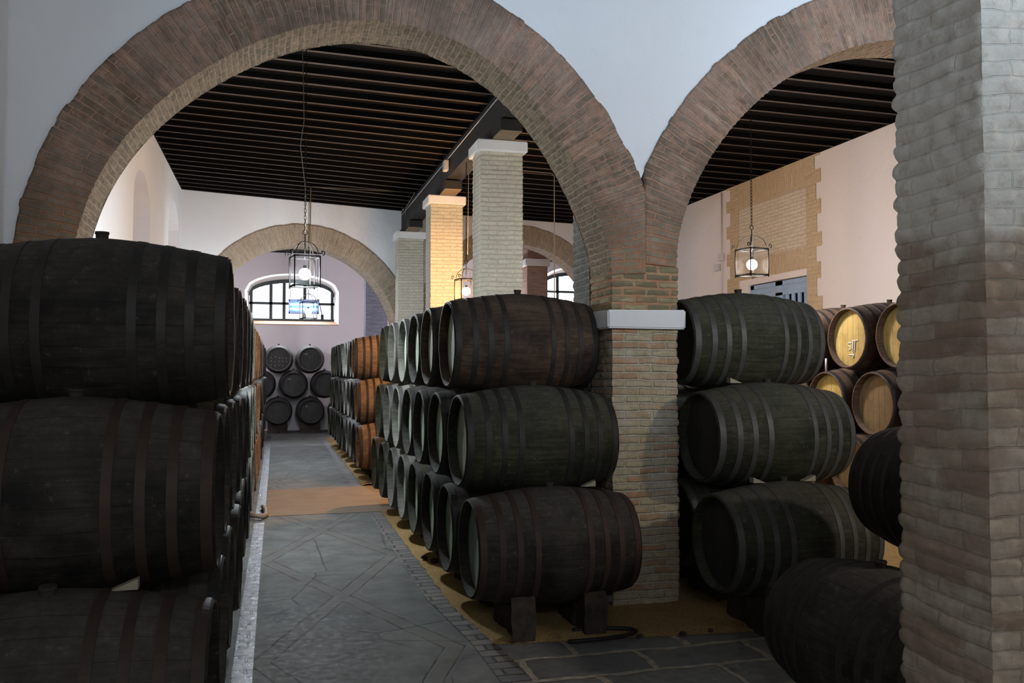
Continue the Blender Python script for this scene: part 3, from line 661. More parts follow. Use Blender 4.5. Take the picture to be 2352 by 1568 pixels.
# ------------------------------------------------------------------ barrels
BL, BR, HR = 1.27, .450, .365
HOOPS = [(-.598, .05), (-.46, .046), (-.335, .044), (-.205, .044)]
def brad(x): return BR-(BR-HR)*abs(x/(BL/2))**1.55
def make_barrel(kind, st, hp, hd, seg=72, simple=False):
    t = thing('barrel', 'x', 'barrel')
    bm = bmesh.new(); ul = bm.loops.layers.uv.new('UVMap'); nx = 26 if not simple else 12
    prof = [(brad(-BL/2)-.024, -BL/2+.085), (brad(-BL/2)-.018, -BL/2+.004), (brad(-BL/2)-.004, -BL/2)]
    prof += [(brad(-BL/2+BL*i/nx), -BL/2+BL*i/nx) for i in range(0 if False else 1, nx)]
    prof += [(HR-.004, BL/2), (HR-.018, BL/2-.004), (HR-.024, BL/2-.085)]
    # chime edge slightly uneven like worn stave ends
    rings = []
    for (rr, x) in prof:
        rings.append([bm.verts.new((x + (.004*(hsh(int(k*26/seg), 5)-.5) if abs(x) > BL/2-.01 else 0), rr*math.cos(2*PI*k/seg), rr*math.sin(2*PI*k/seg))) for k in range(seg)])
    for i, (A, B) in enumerate(zip(rings, rings[1:])):
        for k in range(seg):
            f = bm.faces.new((A[k], A[(k+1) % seg], B[(k+1) % seg], B[k]))
            for lp, q in zip(f.loops, ((i, k), (i, k+1), (i+1, k+1), (i+1, k))): lp[ul].uv = (q[1]/seg, prof[q[0]][1])
    obj('staves', bm, st, t, smooth=True)
    for s in (-1, 1):
        bm = bmesh.new(); x = s*(BL/2-.08); n = seg
        c = bm.verts.new((x, 0, 0)); rg = [bm.verts.new((x, (HR-.018)*math.cos(2*PI*k/n), (HR-.018)*math.sin(2*PI*k/n))) for k in range(n)]
        for k in range(n): bm.faces.new((c, rg[k], rg[(k+1) % n]) if s > 0 else (c, rg[(k+1) % n], rg[k]))
        h_ = obj('head', bm, hd, t)
    for s in (-1, 1):
        for hx, hw in HOOPS:
            xa, xb = s*hx-hw/2, s*hx+hw/2; bm = bmesh.new(); e = .0035
            lathe(bm, [(brad(xa)-.002, xa), (brad(xa)+e, xa+.001), (brad((xa+xb)/2)+e, (xa+xb)/2), (brad(xb)+e, xb-.001), (brad(xb)-.002, xb)], seg, 'x')
            obj('hoop', bm, hp, t)
    bm = bmesh.new(); R_ = lathe(bm, [(.030, BR-.01), (.031, BR+.020), (.035, BR+.023), (.034, BR+.034)], 14); bm.faces.new(R_[-1])
    obj('bung', bm, M['cork'], t)
    return t
def protos():
    P = {}
    P['dark'] = make_barrel('dark', M['st_dark'], M['hoop'], M['hd_black'])
    P['sage'] = make_barrel('sage', M['st_dark'], M['hoop'], M['hd_sage'])
    P['red_sage'] = make_barrel('red_sage', M['st_red'], M['hoop'], M['hd_sage'])
    P['green_sage'] = make_barrel('green', M['st_green'], M['hoop'], M['hd_sage'])
    P['rust_sage'] = make_barrel('rust', M['st_dark'], M['hoop_red'], M['hd_sage'])
    P['green'] = make_barrel('greenb', M['st_green'], M['hoop_pale'], M['hd_black'])
    P['pale'] = make_barrel('pale', M['st_pale'], M['hoop_pale'], M['hd_sage'])
    P['tan'] = make_barrel('tan', M['st_orange_lit'], M['hoop_red'], M['hd_brown'])
    P['brown_y'] = make_barrel('brown_y', M['st_brown'], M['hoop'], M['hd_yellow'])
    P['brown_b'] = make_barrel('brown_b', M['st_brown'], M['hoop'], M['hd_brown'])
    P['brown_black'] = make_barrel('bb', M['st_pale'], M['hoop'], M['hd_black'])
    P['rust'] = make_barrel('rustb', M['st_dark'], M['hoop_red'], M['hd_black'])
    return P
PR = protos(); USED = set()
KIDS = {k: list(v.children) for k, v in PR.items()}
def place(kind, x, y, z, rz, label, group, roll=None, sc=1):
    src = PR[kind]
    if kind in USED:
        o = src.copy(); C.objects.link(o)
        for ch in KIDS[kind]:
            c = ch.copy(); C.objects.link(c); c.parent = o
    else: USED.add(kind); o = src
    o.location = (x, y, z); o.rotation_euler = (random.uniform(-.10, .10) if roll is None else roll, 0, rz+random.uniform(-.012, .012))
    o.scale = (sc, sc, sc)
    tag(o, label, 'barrel', group); return o
SP = .905; ZT = (.65, 1.43, 2.225)
TIER = ('bottom', 'middle', 'top')
# central stack (right of the aisle)
tone = {0: ['rust_sage', 'sage', 'sage', 'green_sage', 'pale', 'pale', 'green_sage', 'green_sage'],
        1: ['green_sage', 'sage', 'sage', 'sage', 'pale', 'pale', 'green_sage'],
        2: ['red_sage', 'red_sage', 'sage', 'pale', 'pale', 'green_sage']}
what = {'rust_sage': 'dark barrel with red-rusted hoops', 'sage': 'dark barrel with a sage green head', 'green_sage': 'mossy green-black barrel', 'pale': 'dusty grey barrel with a sage head', 'red_sage': 'reddish brown barrel with a sage green head'}
for tr in range(3):
    for k in range(8-tr):
        lb = '%s, central stack, %s tier, %s from front' % (what[tone[tr][k]], TIER[tr], ORD[k])
        if tr == 0 and k == 0: lb = 'dark barrel with red-rusted hoops on stone blocks, front bottom of the central stack'
        if tr == 1 and k == 0: lb = 'green-black barrel at the front middle of the central stack, left of the pillar'
        if tr == 2 and k == 0: lb = 'reddish brown stained barrel, front top of the central stack below the warm lantern'
        place(tone[tr][k], 2.055+random.uniform(-.012, .012), 6.50+SP*(k+.5*tr), ZT[tr], 0, lb, 'barrels of the central stack')
# far stack beyond the alley
for tr in range(3):
    for k in range(10-tr):
        kd = 'tan' if k == 0 else ('pale' if k in (2, 3) else ('sage' if k < 6 else 'green_sage'))  # first barrels carry the orange lamplight in their colour
        lb = '%s, %s tier of the far stack, %s from the alley' % ({'tan': 'tan barrel tinted as orange-lit', 'pale': 'pale grey barrel', 'sage': 'dark barrel', 'green_sage': 'blue-black barrel'}[kd], TIER[tr], ORD[k])
        place(kd, 2.07+random.uniform(-.02, .02), 15.6+SP*(k+.5*tr), ZT[tr], 0, lb, 'barrels of the far stack')
# long left row
for tr in range(3):
    for k in range(26-tr):
        Y = 3.95+SP*(k+.5*tr)
        kd = 'rust' if (k == 0 and tr < 2) else ('dark' if Y < 7.5 else ('sage' if Y < 9.5 else ('pale' if Y < 12.5 else ('tan' if Y < 16.5 else 'sage'))))  # pale and tan stretches paint the white and orange lantern light
        if k == 0: lb = ('dark barrel with rusty hoops at lower left, nearest of the left row, bottom tier', 'dark barrel with rusty hoops nearest of the left row, middle tier', 'huge black barrel nearest of the left row, top tier, under the arch foot')[tr]
        else: lb = '%s, left row, %s tier, %s from the camera' % ({'dark': 'black barrel', 'sage': 'dark barrel', 'pale': 'pale-edged grey barrel', 'tan': 'tan barrel', 'rust': 'dark barrel'}[kd], TIER[tr], ORD[k])
        place(kd, -.24-.63+random.uniform(-.025, .02), Y, ZT[tr], 0, lb, 'barrels of the left-hand row')
# right stack behind the pillar
for tr, ps in enumerate((((3.92, 6.13), (4.04, 7.06), (4.04, 7.97)), ((4.03, 6.60), (4.05, 7.515)), ((4.07, 7.06),))):
    for k, (x, y) in enumerate(ps):
        if k == 0: lb = ('green-black barrel at the front bottom, right of the pillar on a block', 'green-black barrel in the middle, right of the pillar', 'moss green barrel on top, right of the white pillar cap')[tr]
        else: lb = 'dark barrel hidden on the %s tier right of the pillar, %s back' % (TIER[tr], ORD[k])
        place('green', x, y, (.67, 1.45, 2.25)[tr], 0, lb, 'barrels right of the pillar')
# right-hand stack with ochre heads
for tr, ys in enumerate(((8.25, 9.15, 10.06, 10.97), (8.70, 9.60, 10.51), (8.25, 9.16, 10.07))):
    for k, y in enumerate(ys):
        kd = 'brown_y' if (tr == 2 or (tr == 1 and k == 1)) else 'brown_b'
        if tr == 2 and k == 0: kd = 'brown_y'
        lb = 'brown barrel with %s head, right stack, %s tier, %s from the near pillar' % ('an ochre yellow' if kd == 'brown_y' else 'a brown', TIER[tr], ORD[k])
        if tr == 2 and k == 1: lb = 'brown barrel with an ochre head chalked with marks, top of the right-hand stack'
        o = place(kd, 6.72+.63, y, (.83, 1.61, 2.39)[tr], 0, lb, 'barrels of the right-hand stack', roll=0)
        if tr == 2 and k == 1: CH = o
        if tr == 1 and k == 1: STICK = o
# extra barrels carrying the near end of the top tier
place('brown_b', 7.35, 7.80, 1.61, 0, 'brown barrel on the middle tier of the right-hand stack, hidden behind the near pillar', 'barrels of the right-hand stack', roll=0)
# chalk marks on the ochre head
bm = bmesh.new(); x = -BL/2+.075
def stroke(a, b, wd=.006):
    a = Vector((x, *a)); b = Vector((x, *b)); tube(bm, [a, b], wd, 5)
# head seen from the aisle side: picture-right is -Y
def ST(pts): 
    for a, b in zip(pts, pts[1:]): stroke((-a[0], a[1]), (-b[0], b[1]))
ST([(.02, -.03), (.13, -.03)]); ST([(.075, -.03), (.055, -.17)]); ST([(.04, -.03), (.02, -.16)])
ST([(-.005, -.06), (-.05, -.05), (-.055, -.085), (-.02, -.10), (-.01, -.13), (-.055, -.145)])
ST([(-.05, -.2), (.05, -.205)]); ST([(.05, -.205), (.02, -.185)]); ST([(.05, -.205), (.025, -.235)]); ST([(.03, -.17), (.035, -.2)])
c = obj('chalk_mark', bm, M['chalk'], CH); c['label'] = 'white chalk letters and arrow'
# foreground right barrels, heads towards the camera
for i, (x, y, z, kd, lb) in enumerate(((3.24, 4.12, .47, 'dark', 'big black barrel at the bottom right corner beside the foreground pillar'), (4.04, 4.38, 1.24, 'dark', 'black barrel half hidden behind the foreground pillar, upper one'), (4.58, 4.12, .47, 'dark', 'black barrel hidden behind the foreground pillar, lower right'))):
    place(kd, x, y, z, PI/2, lb, 'barrels behind the foreground pillar')
# end stack facing the camera
for tr, xs in enumerate(((.12, 1.13, 2.14), (-.40, .60, 1.58), (.13, 1.11))):
    for k, x in enumerate(xs):
        kd = 'dark' if tr < 2 else 'tan'
        o = place('brown_black' if tr == 2 else 'dark', x, 29.0, (.69, 1.55, 2.35)[tr], PI/2, 'black-headed barrel at the aisle end, %s tier, %s from the left' % (TIER[tr], ORD[k]), 'barrels across the end of the aisle', roll=0, sc=1.02)
        o.rotation_euler = (0, 0, PI/2)
        if tr == 2 or (tr == 1 and k < 2) or (tr == 0 and k == 1):
            bm = bmesh.new(); X_ = -BL/2+.075
            for q in range(3 if (tr, k) != (2, 0) else 14):
                yy = .17-.03*q if (tr, k) != (2, 0) else .22-.11*(q % 5)+random.uniform(-.02, .02)
                zz = .17 if (tr, k) != (2, 0) else .05-.12*(q//5)
                tube(bm, [(X_, yy, zz), (X_, yy-.02, zz+random.uniform(-.03, .03))], .004, 5)
            obj('chalk_mark', bm, M['chalk'], o)

# supports -----------------------------------------------------------
def saddle(x, y, zc, wd=.18, ln=.30, name='support_block', lb=None, rr=.447, grp=None, base=0.0):
    bm = bmesh.new(); n = 10; rows = []
    for i in range(n+1):
        yy = -ln+2*ln*i/n; zt = zc-math.sqrt(max(.01, rr*rr-yy*yy))-.004
        j = .03*mn.noise(Vector((x*7, (y+yy)*9, 2))); yy = yy+.02*mn.noise(Vector((x*5, y*5, i*.7)))
        rows.append([bm.verts.new(p) for p in ((-wd/2+j, yy, base), (wd/2+j, yy, base), (wd/2+j, yy, zt), (-wd/2+j, yy, zt))])
    for A, B in zip(rows, rows[1:]):
        for q in range(4): bm.faces.new((A[q], B[q], B[(q+1) % 4], A[(q+1) % 4]))
    bm.faces.new(rows[0]); bm.faces.new(rows[-1][::-1])
    bmesh.ops.subdivide_edges(bm, edges=[e for e in bm.edges if e.calc_length() > .09], cuts=3, use_grid_fill=True)
    for v in bm.verts:
        q = v.co*13+Vector((x*9, y*9, 0)); d_ = mn.noise_vector(q)*.018
        if v.co.z < zc-rr+.0: v.co += Vector((d_.x, d_.y, 0)) if v.co.z > .005 or True else Vector()
        elif abs(v.co.y) > ln*.85: v.co += Vector((d_.x, d_.y, -abs(d_.z)))
    bmesh.ops.recalc_face_normals(bm, faces=bm.faces[:])
    o = obj(name, bm, M['rubble']); o.location = (x, y, 0); tag(o, lb, 'block', grp); return o
G = 'stone blocks under the barrels'
def rr_at(dx): return brad(dx)
for k in range(8):
    y = 6.50+SP*k
    for dx, sd in ((-.28, 'left'), (.27, 'right')):
        saddle(2.07+dx, y, ZT[0], lb='rough stone block under the %s side of the central stack, %s from the front' % (sd, ORD[k]), rr=rr_at(dx), grp=G)
for k in range(10):
    for dx, sd in ((-.28, 'aisle'), (.27, 'inner')):
        saddle(2.07+dx, 15.6+SP*k, ZT[0], lb='stone block under the %s side of the far stack, %s from the alley' % (sd, ORD[k]), rr=rr_at(dx), grp=G)
for k in range(26):
    for dx, sd in ((.28, 'aisle'), (-.28, 'wall')):
        saddle(-.87+dx, 3.95+SP*k, ZT[0], lb='stone block under the %s side of the left-hand row, %s from the camera' % (sd, ORD[k]), rr=rr_at(dx), grp=G)
for k, (x, y) in enumerate(((3.92, 6.13), (4.04, 7.06), (4.04, 7.97))):
    for dx, sd in ((-.27, 'left'), (.27, 'right')):
        saddle(x+dx, y, ZT[0]+.02, lb='stone block under the %s half of the barrel right of the pillar, %s back' % (sd, ORD[k]), rr=rr_at(dx), grp=G)
for k, y in enumerate((8.25, 9.15, 10.06, 10.97)):
    for dx, sd in ((-.27, 'left'), (.27, 'right')):
        saddle(7.35+dx, y, .83, lb='stone block under the %s half of the right-hand stack, %s from the near pillar' % (sd, ORD[k]), rr=rr_at(dx), grp=G)
o = saddle(7.35, 7.62, .9, lb='timber trestle propping the near end of the right-hand stack', rr=.45, wd=.5, ln=.15)
for k, x in enumerate((3.24, 4.58)):
    for dy in (-.27, .27):
        o = saddle(x, 4.12+dy, .47, lb='stone block under the %s barrel behind the foreground pillar, %s side' % (('left', 'right')[k], 'near' if dy < 0 else 'far'), rr=rr_at(.27), grp=G, ln=.28); o.rotation_euler.z = PI/2
for k, x in enumerate((.12, 1.13, 2.14)):
    for dy in (-.3, .3):
        o = saddle(x, 29.0+dy, .69, lb='stone block under the %s barrel across the end of the aisle, %s side' % (ORD[k], 'near' if dy < 0 else 'far'), rr=rr_at(.28)*1.02, grp=G, ln=.3); o.rotation_euler.z = PI/2
# pale wooden wedges visible between tiers
def wedge(x, y, z, rz, lb, s=(.11, .06, .045)):
    bm = bmesh.new(); a, b, c_ = s
    v = [bm.verts.new(p) for p in ((-a/2, -b/2, 0), (a/2, -b/2, 0), (a/2, b/2, 0), (-a/2, b/2, 0), (a/2, -b/2, c_), (a/2, b/2, c_))]
    for f in ((0, 3, 2, 1), (0, 1, 4), (3, 5, 2), (1, 2, 5, 4), (0, 4, 5, 3)): bm.faces.new([v[i] for i in f])
    o = obj('wooden_wedge', bm, M['wood_pale']); o.location = (x, y, z); o.rotation_euler.z = rz; tag(o, lb, 'wedge', 'pale wedges between barrels')
wedge(3.70, 6.17, 1.112, PI, 'pale wooden wedge left of the bung on the bottom barrel right of the pillar')
wedge(4.15, 6.17, 1.112, 0, 'pale wooden wedge right of the bung on the bottom barrel right of the pillar')
wedge(2.40, 6.52, 1.085, 0, 'pale wooden wedge on the rust-hooped front barrel of the central stack')
wedge(-.60, 4.0, 1.080, 0, 'pale wooden wedge on the nearest bottom barrel of the left row')
wedge(3.78, 6.66, 1.892, PI, 'pale wooden wedge under the moss green top barrel right of the pillar')
# grey brick beside the block (pale shim)
for x, y, z, lb in ((2.44, 6.26, .245, 'grey shim brick on the right stone block under the front barrel'), (3.66, 5.88, .262, 'grey shim brick on the block under the barrel right of the pillar')):
    o = box('shim_brick', (-.055, .055, -.03, .03, 0, .045), M['hoop_pale'], bevel=.005, jit=.003); o.location = (x, y, z); tag(o, lb, 'brick')

# ------------------------------------------------------------------ lanterns
def lantern(x, y, z, key, label, top, W_=.29, H_=.34):
    pw, colr = P_LANTERN[key]
    t = thing('hanging_lantern', label, 'lantern', (x, y, z)); iron = M['lamp_iron']; h = W_/2; r_ = .008
    rot = .18
    t.rotation_euler.z = rot
    z0 = -H_*.42; z1 = z0+H_
    bm = bmesh.new()
    for sx in (-1, 1):
        for sy in (-1, 1):
            tube(bm, [(sx*h, sy*h, z0-.02), (sx*h, sy*h, z1)], r_, 6)
            # scroll at the top corners
            pts = []
            for q in range(15):
                a = -PI/2+q*.42; rr = .030*(1-q/22); pts.append((sx*(h+.028+rr*math.cos(a)*.9), sy*h, z1+.040+rr*math.sin(a)))
            tube(bm, pts, .006, 5)
    for zz in (z0, z1, z1-.012, z0+.012):
        for a, b in (((-h, -h), (h, -h)), ((h, -h), (h, h)), ((h, h), (-h, h)), ((-h, h), (-h, -h))): tube(bm, [(*a, zz), (*b, zz)], r_ if zz in (z0, z1) else .004, 6)
    obj('frame', bm, iron, t, smooth=True)
    for sx, sy in ((-1, -1), (1, -1), (1, 1), (-1, 1)):
        bm = bmesh.new(); pts = []
        for q in range(13):
            a = q/12*PI/2; pts.append((sx*(h-.02)*math.cos(a), sy*(h-.02)*math.cos(a), z1+.02+.155*math.sin(a)))
        tube(bm, pts, .006, 6); obj('hoop_strap', bm, iron, t, smooth=True)
    bm = bmesh.new(); tube(bm, [(0, 0, z1-.03), (0, 0, z1+.26)], .006, 8)
    tube(bm, [(.027*math.cos(a), 0, z1+.285+.027*math.sin(a)) for a in np.linspace(0, 2*PI, 16, endpoint=False)], .005, 6, closed=True)
    obj('stem', bm, iron, t, smooth=True)
    for a, b in (((-h, -h), (h, -h)), ((h, -h), (h, h)), ((h, h), (-h, h)), ((-h, h), (-h, -h))):
        bm = bmesh.new(); k = .96
        vs = [bm.verts.new((p[0]*k, p[1]*k, zz)) for p, zz in ((a, z0+.01), (b, z0+.01), (b, z1-.01), (a, z1-.01))]; bm.faces.new(vs); obj('glass_pane', bm, M['glass'], t)
    bm = bmesh.new(); lathe(bm, [(.018, .10), (.022, .06), (.02, .05)], 12); sk = obj('socket', bm, iron, t, smooth=True)
    bm = bmesh.new(); bmesh.ops.create_uvsphere(bm, u_segments=20, v_segments=12, radius=.068)
    m = emis('bulb_'+key, colr if key != 'warm' else (1, .72, .42), 60)
    obj('bulb', bm, m, sk, smooth=True)
    l = bpy.data.lights.new('lantern_light', 'POINT'); l.energy = pw; l.color = colr; l.shadow_soft_size = .08
    lo = bpy.data.objects.new('lantern_light', l); C.objects.link(lo); lo.location = (x, y, z)
    # chain
    zt = z+z1+.31; bm = bmesh.new(); n = int((top-zt)/.042); q = 0
    for i in range(n+1):
        zc_ = zt+.021+i*(top-zt-.042)/max(1, n); pts = []
        for a in np.linspace(0, 2*PI, 10, endpoint=False):
            c_, s_ = math.cos(a)*.011, math.sin(a)*.029; pts.append((c_ if i % 2 else 0, 0 if i % 2 else c_, zc_-z+s_))
        tube(bm, pts, .0032, 5, closed=True)
    obj('chain', bm, iron, t, smooth=True)
    return t
lantern(.33, 10.3, 3.11, 'centre', 'square iron lantern glowing white, the largest, hanging over the aisle', 5.85)
lantern(.67, 18.5, 3.21, 'far', 'smaller white-glowing lantern hanging low before the arched window', 5.85)
lantern(3.02, 13.92, 3.29, 'warm', 'lantern with a warm orange bulb hanging between the tall columns', 5.42)
lantern(5.93, 9.98, 3.36, 'right', 'square iron lantern hanging in the right bay before the blocked window', 5.85)
lantern(5.75, 2.3, 3.3, 'near', 'square iron lantern hanging in the near bay beyond the right edge of the photo', 6.0)
lantern(.5, -1.4, 3.4, 'entry_fill', 'added fill lantern hanging unseen over the aisle behind the camera', 6.0)  # added fill for the shaded pillar faces and front floor
lantern(-1.32, 24.5, 3.9, 'rear_fill', 'added lantern brightening the end room, unseen behind the left-hand barrel row', 5.92)  # added out of sight to brighten the end room
lantern(6.3, 26.0, 3.6, 'end', 'added lantern lighting the end room, unseen behind the tall column', 5.92)  # added out of sight so the end room is lit

# ------------------------------------------------------------------ conduits and cables
def wire(name, pts, rad, m, label, cat='cable'):
    bm = bmesh.new(); tube(bm, pts, rad, 6); return tag(obj(name, bm, m, smooth=True), label, cat)
wire('conduit', [(2.94, 20.3, 5.60), (2.94, 20.3, 5.80), (2.90, 18.6, 5.835), (.72, 18.55, 5.835), (.70, 18.5, 5.80), (.70, 18.5, 3.75)], .011, M['pale_iron'], 'thin pale conduit bending from the beam down to the far lantern')
wire('conduit', [(2.935, 8, 5.74), (2.935, 20.9, 5.74)], .008, M['grey_plastic'], 'thin grey conduit running along the side of the dark beam')
wire('conduit', [(3.27, 13.3, 5.46), (3.27, 13.9, 5.46), (3.06, 13.92, 5.40), (3.045, 13.93, 3.9)], .006, M['pale_iron'], 'short conduit stub above the warm lantern')
wire('conduit', [(3.5, 15.9, 5.93), (3.5, 15.9, 5.845), (5.2, 16.1, 5.845), (5.25, 16.1, 5.78), (5.25, 16.1, 3.3)], .010, M['pale_iron'], 'brass-coloured conduit hanging down in the right bay behind the pilaster')
wire('conduit', [(.28, 10.25, 5.84), (.31, 10.32, 4.9), (.27, 10.3, 4.6), (.33, 10.3, 4.1), (.335, 10.3, 3.6)], .005, M['pale_iron'], 'loose thin cable beside the chain of the large lantern')
wire('conduit', [(9.265, 16.80, 5.82), (9.265, 16.82, 2.9)], .02, M['grey_plastic'], 'grey pipe running down the right-hand wall left of the blocked window')
for (y, z, lb) in ((16.80, 4.42, 'small grey junction box on the pipe of the right wall'), (16.98, 4.22, 'small white switch box left of the pipe on the right wall')):
    o = box('junction_box', (-.03, .03, -.085, .085, -.075, .075), M['grey_plastic'], bevel=.008); o.location = (9.24, y, z); tag(o, lb, 'box')
o = box('junction_box', (-.04, .04, -.09, .09, -.09, .09), M['grey_plastic'], bevel=.01); o.location = (2.90, 15.1, 5.62); tag(o, 'small salmon junction box on the side of the dark beam', 'box')

# ------------------------------------------------------------------ blocked window and blue shutters on the right wall
t = thing('brick_window_surround', 'ochre brick surround with a bricked-up panel on the right wall', 'window surround', (9.28, 14.9, 0))
def yzquad(bm, ul, x, y0, y1, z0, z1, swap=False, d=.02):
    vs = [bm.verts.new((x-d, y, z)) for y, z in ((y0, z0), (y1, z0), (y1, z1), (y0, z1))]; f = bm.faces.new(vs[::-1])
    for lp in f.loops:
        p = lp.vert.co; lp[ul].uv = (p.z, p.y) if swap else (p.y, p.z)
    for a, b in ((0, 1), (1, 2), (2, 3), (3, 0)):
        w0 = [bm.verts.new(vs[a].co), bm.verts.new(vs[b].co)]; w1 = [bm.verts.new(vs[b].co+Vector((d, 0, 0))), bm.verts.new(vs[a].co+Vector((d, 0, 0)))]
        f = bm.faces.new(w0+w1)
        for lp in f.loops: lp[ul].uv = (lp.vert.co.y, lp.vert.co.z)
bm = bmesh.new(); ul = bm.loops.layers.uv.new('UVMap'); z = 2.4; q = 0
while z < 5.84:
    hh = min(random.uniform(.24, .34), 5.85-z)
    a = 1.18+(.36 if q % 2 else .52)+random.uniform(-.03, .03); b = -1.16-(.30 if q % 2 else .44)+random.uniform(-.03, .03)
    yzquad(bm, ul, 0, 1.2, a, z, z+hh); yzquad(bm, ul, 0, b, -1.18, z, z+hh); z += hh; q += 1
obj('quoins', bm, M['ochre_brick'], t)
bm = bmesh.new(); ul = bm.loops.layers.uv.new('UVMap'); yzquad(bm, ul, 0, -1.18, 1.2, 5.32, 5.85, True); obj('upper_lintel', bm, M['ochre_brick'], t)
bm = bmesh.new(); ul = bm.loops.layers.uv.new('UVMap'); yzquad(bm, ul, 0, -1.18, 1.2, 3.84, 4.24, True); obj('lower_lintel', bm, M['ochre_brick'], t)
bm = bmesh.new(); ul = bm.loops.layers.uv.new('UVMap'); yzquad(bm, ul, 0, -1.18, 1.2, 4.24, 5.32, False, .01); o = obj('infill_panel', bm, M['cream_brick'], t); o['label'] = 'cream bricked-up panel'
bm = bmesh.new(); bx(bm, -.012, 0, -1.2, -.1+1.3, 3.725, 3.84); obj('plaster_band', bm, M['plaster_right'], t)
t = thing('window_1', None, None, (9.34, 14.70, 0)); t['kind'] = 'structure'
for s, y0 in ((-1, -1.02), (1, .0)):
    bm = bmesh.new(); y1 = y0+1.02
    for a, b, c_, d_ in ((y0, y0+.12, 2.4, 3.70), (y1-.12, y1, 2.4, 3.70), (y0, y1, 3.62, 3.70), (y0, y1, 3.43, 3.485)): bx(bm, -.03, .03, a, b, c_, d_)
    bx(bm, -.01, .02, y0+.1, y1-.1, 3.47, 3.64)
    sf = obj('shutter_frame', bm, M['blue_paint'], t)
    bm = bmesh.new()
    for q in range(4):
        yy = y0+.19+q*.2; bx(bm, -.01, .02, yy-.045, yy+.045, 2.4, 3.45)
    obj('shutter_bars', bm, M['blue_paint'], sf)
bm = bmesh.new(); bx(bm, .1, .14, -1.03, 1.03, 2.3, 3.71); obj('dark_backing', bm, M['black'], t)

# ------------------------------------------------------------------ end wall windows
def end_window(n, x0, x1, z0, zs, zc_, bars, label):
    t = thing('window_%d' % n, None, None, ((x0+x1)/2, 30.2, 0)); t['kind'] = 'structure'; cx_ = (x0+x1)/2
    at_ = lambda x: arch_top(x+cx_, x0, x1, zs, zc_)
    bm = bmesh.new(); n_ = 28; prev = None; sp_ = .13
    pts = [(x0-cx_, z0)]+[(x0-cx_+(x1-x0)*i/n_, at_(x0-cx_+(x1-x0)*i/n_)) for i in range(n_+1)]+[(x1-cx_, z0)]
    for (px, pz) in pts:
        gx = px*(1+sp_*2/(x1-x0)); gz = z0-.12 if pz == z0 else arch_top(gx+cx_, x0-sp_, x1+sp_, zs+.03, zc_+.15)
        cur = [bm.verts.new(p) for p in ((gx, -.20, gz), (px, .18, pz))]
        if prev: bm.faces.new((prev[0], cur[0], cur[1], prev[1]))
        prev = cur
    obj('splayed_reveal', bm, M['white_paint'], t)
    fr = bmesh.new(); bx(fr, x0-cx_+.0, x1-cx_-.0, .17, .22, z0, z0+.08)
    for i in range(n_):
        a = x0-cx_+(x1-x0)*i/n_; b = x0-cx_+(x1-x0)*(i+1)/n_; za, zb_ = at_(a), at_(b)
        v = [fr.verts.new(p) for p in ((a, .17, za-.13), (b, .17, zb_-.13), (b, .17, zb_), (a, .17, za), (a, .22, za-.10), (b, .22, zb_-.10), (b, .22, zb_), (a, .22, za))]
        for f in ((0, 1, 2, 3), (7, 6, 5, 4), (0, 4, 5, 1), (3, 2, 6, 7)): fr.faces.new([v[k] for k in f])
    for bxx in [x0+.06, x1-.06]+bars:
        xx = bxx-cx_; bx(fr, xx-.05, xx+.05, .165, .22, z0, at_(xx)-.02)
    zm = z0+.42*(zc_-z0); bx(fr, x0-cx_, x1-cx_, .165, .22, zm-.04, zm+.04)
    obj('window_frame', fr, M['frame'], t)
    bl = bmesh.new(); z = z0+.05
    while z < zc_-.08:
        # slat width limited by the arch
        if z < zs: a, b = x0+.05, x1-.05
        else:
            h = (x1-x0)/2*math.sqrt(max(0, 1-((z-zs)/(zc_-zs))**2)); a, b = cx_-h+.05, cx_+h-.05
        if b-a > .1:
            v = [bl.verts.new(p) for p in ((a-cx_, .25, z), (b-cx_, .25, z), (b-cx_, .275, z+.022), (a-cx_, .275, z+.022))]; bl.faces.new(v)
        z += .05
    obj('blind', bl, M['blind'], t)
    bm = bmesh.new(); v = [bm.verts.new(p) for p in ((x0-cx_-sp_, -.215, z0-.12), (x1-cx_+sp_, -.215, z0-.12), (x1-cx_+.01, .18, z0+.005), (x0-cx_-.01, .18, z0+.005), (x0-cx_-sp_, -.215, z0-.15), (x1-cx_+sp_, -.215, z0-.15), (x1-cx_, .18, z0-.05), (x0-cx_, .18, z0-.05))]
    for f in ((0, 1, 2, 3), (4, 7, 6, 5), (0, 4, 5, 1), (1, 5, 6, 2), (3, 2, 6, 7), (0, 3, 7, 4)): bm.faces.new([v[k] for k in f])
    obj('window_sill', bm, M['sill'], t)
    return t
end_window(2, -.83, 1.96, 3.66, 4.62, 5.08, [-.13, .30, .98], '')
end_window(3, 9.5, 11.9, 4.35, 5.25, 5.62, [10.02, 10.75, 11.3], '')

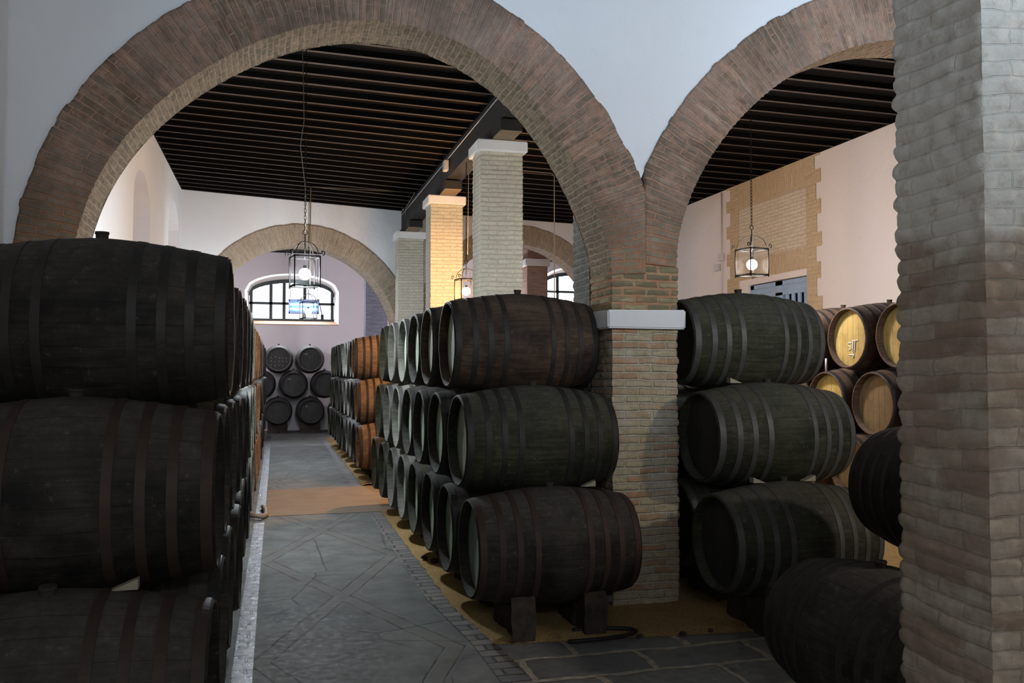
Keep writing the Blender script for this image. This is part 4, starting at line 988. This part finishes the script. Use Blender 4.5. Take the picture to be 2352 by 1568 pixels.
# insect lamp hanging before the end window
t = thing('insect_lamp', 'blue-glowing insect lamp box hanging in front of the end window', 'lamp', (.80, 25.6, 3.82))
bm = bmesh.new(); bx(bm, -.42, .42, .03, .09, -.2, .2); bx(bm, -.42, .42, -.06, .09, .14, .2); bx(bm, -.42, .42, -.06, .09, -.2, -.15); bx(bm, -.42, -.39, -.06, .09, -.2, .2); bx(bm, .39, .42, -.06, .09, -.2, .2); obj('housing', bm, M['lampbox'], t)
for zz in (.06, -.07):
    bm = bmesh.new(); tube(bm, [(-.38, -.01, zz), (.38, -.01, zz)], .022, 10); obj('tube', bm, M['tube_blue'], t, smooth=True)
bm = bmesh.new(); tube(bm, [(-.38, .05, .2), (-.38, .05, 2.2)], .006, 5); tube(bm, [(.38, .05, .2), (.38, .05, 2.2)], .006, 5); obj('hanging_wire', bm, M['iron'], t)
bm = bmesh.new(); tube(bm, [(.42, .02, .15), (.46, .0, .0), (.52, .0, -.25)], .012, 6); bx(bm, .48, .56, -.02, .02, -.36, -.22); obj('power_cord', bm, M['rubber'], t)

# ------------------------------------------------------------------ hoses
pts = []
for i in range(30):
    a = -PI*.62+i/29*PI*1.15; pts.append((2.22+.42*math.cos(a), 6.14+.13*math.sin(a)-.0, .045))
wire('hose', pts, .014, M['rubber'], 'black hose looping on the sand under the front barrel', 'hose')
wire('hose', [(-.30, 12.3, .05), (-.22, 12.25, .05), (-.14, 12.2, .04), (-.09, 12.35, .04), (-.10, 12.75, .04), (-.14, 13.1, .04)], .035, M['beige_hose'], 'beige hose end curled at the left kerb by the alley', 'hose')
# glass tube standing on the right-hand stack
bm = bmesh.new(); tube(bm, [(0, 0, -.06), (0, 0, .12)], .014, 10)
o = obj('sampling_tube', bm, M['glass'], smooth=True); o.data.materials[0] = M['grey_plastic']; o.location = (6.76, 9.62, 1.61+.42); tag(o, 'grey tube standing upright on the middle tier of the right-hand stack', 'tube')

# unused prototypes are removed
for k in PR:
    if k not in USED:
        for c_ in KIDS[k]: bpy.data.objects.remove(c_)
        bpy.data.objects.remove(PR[k])
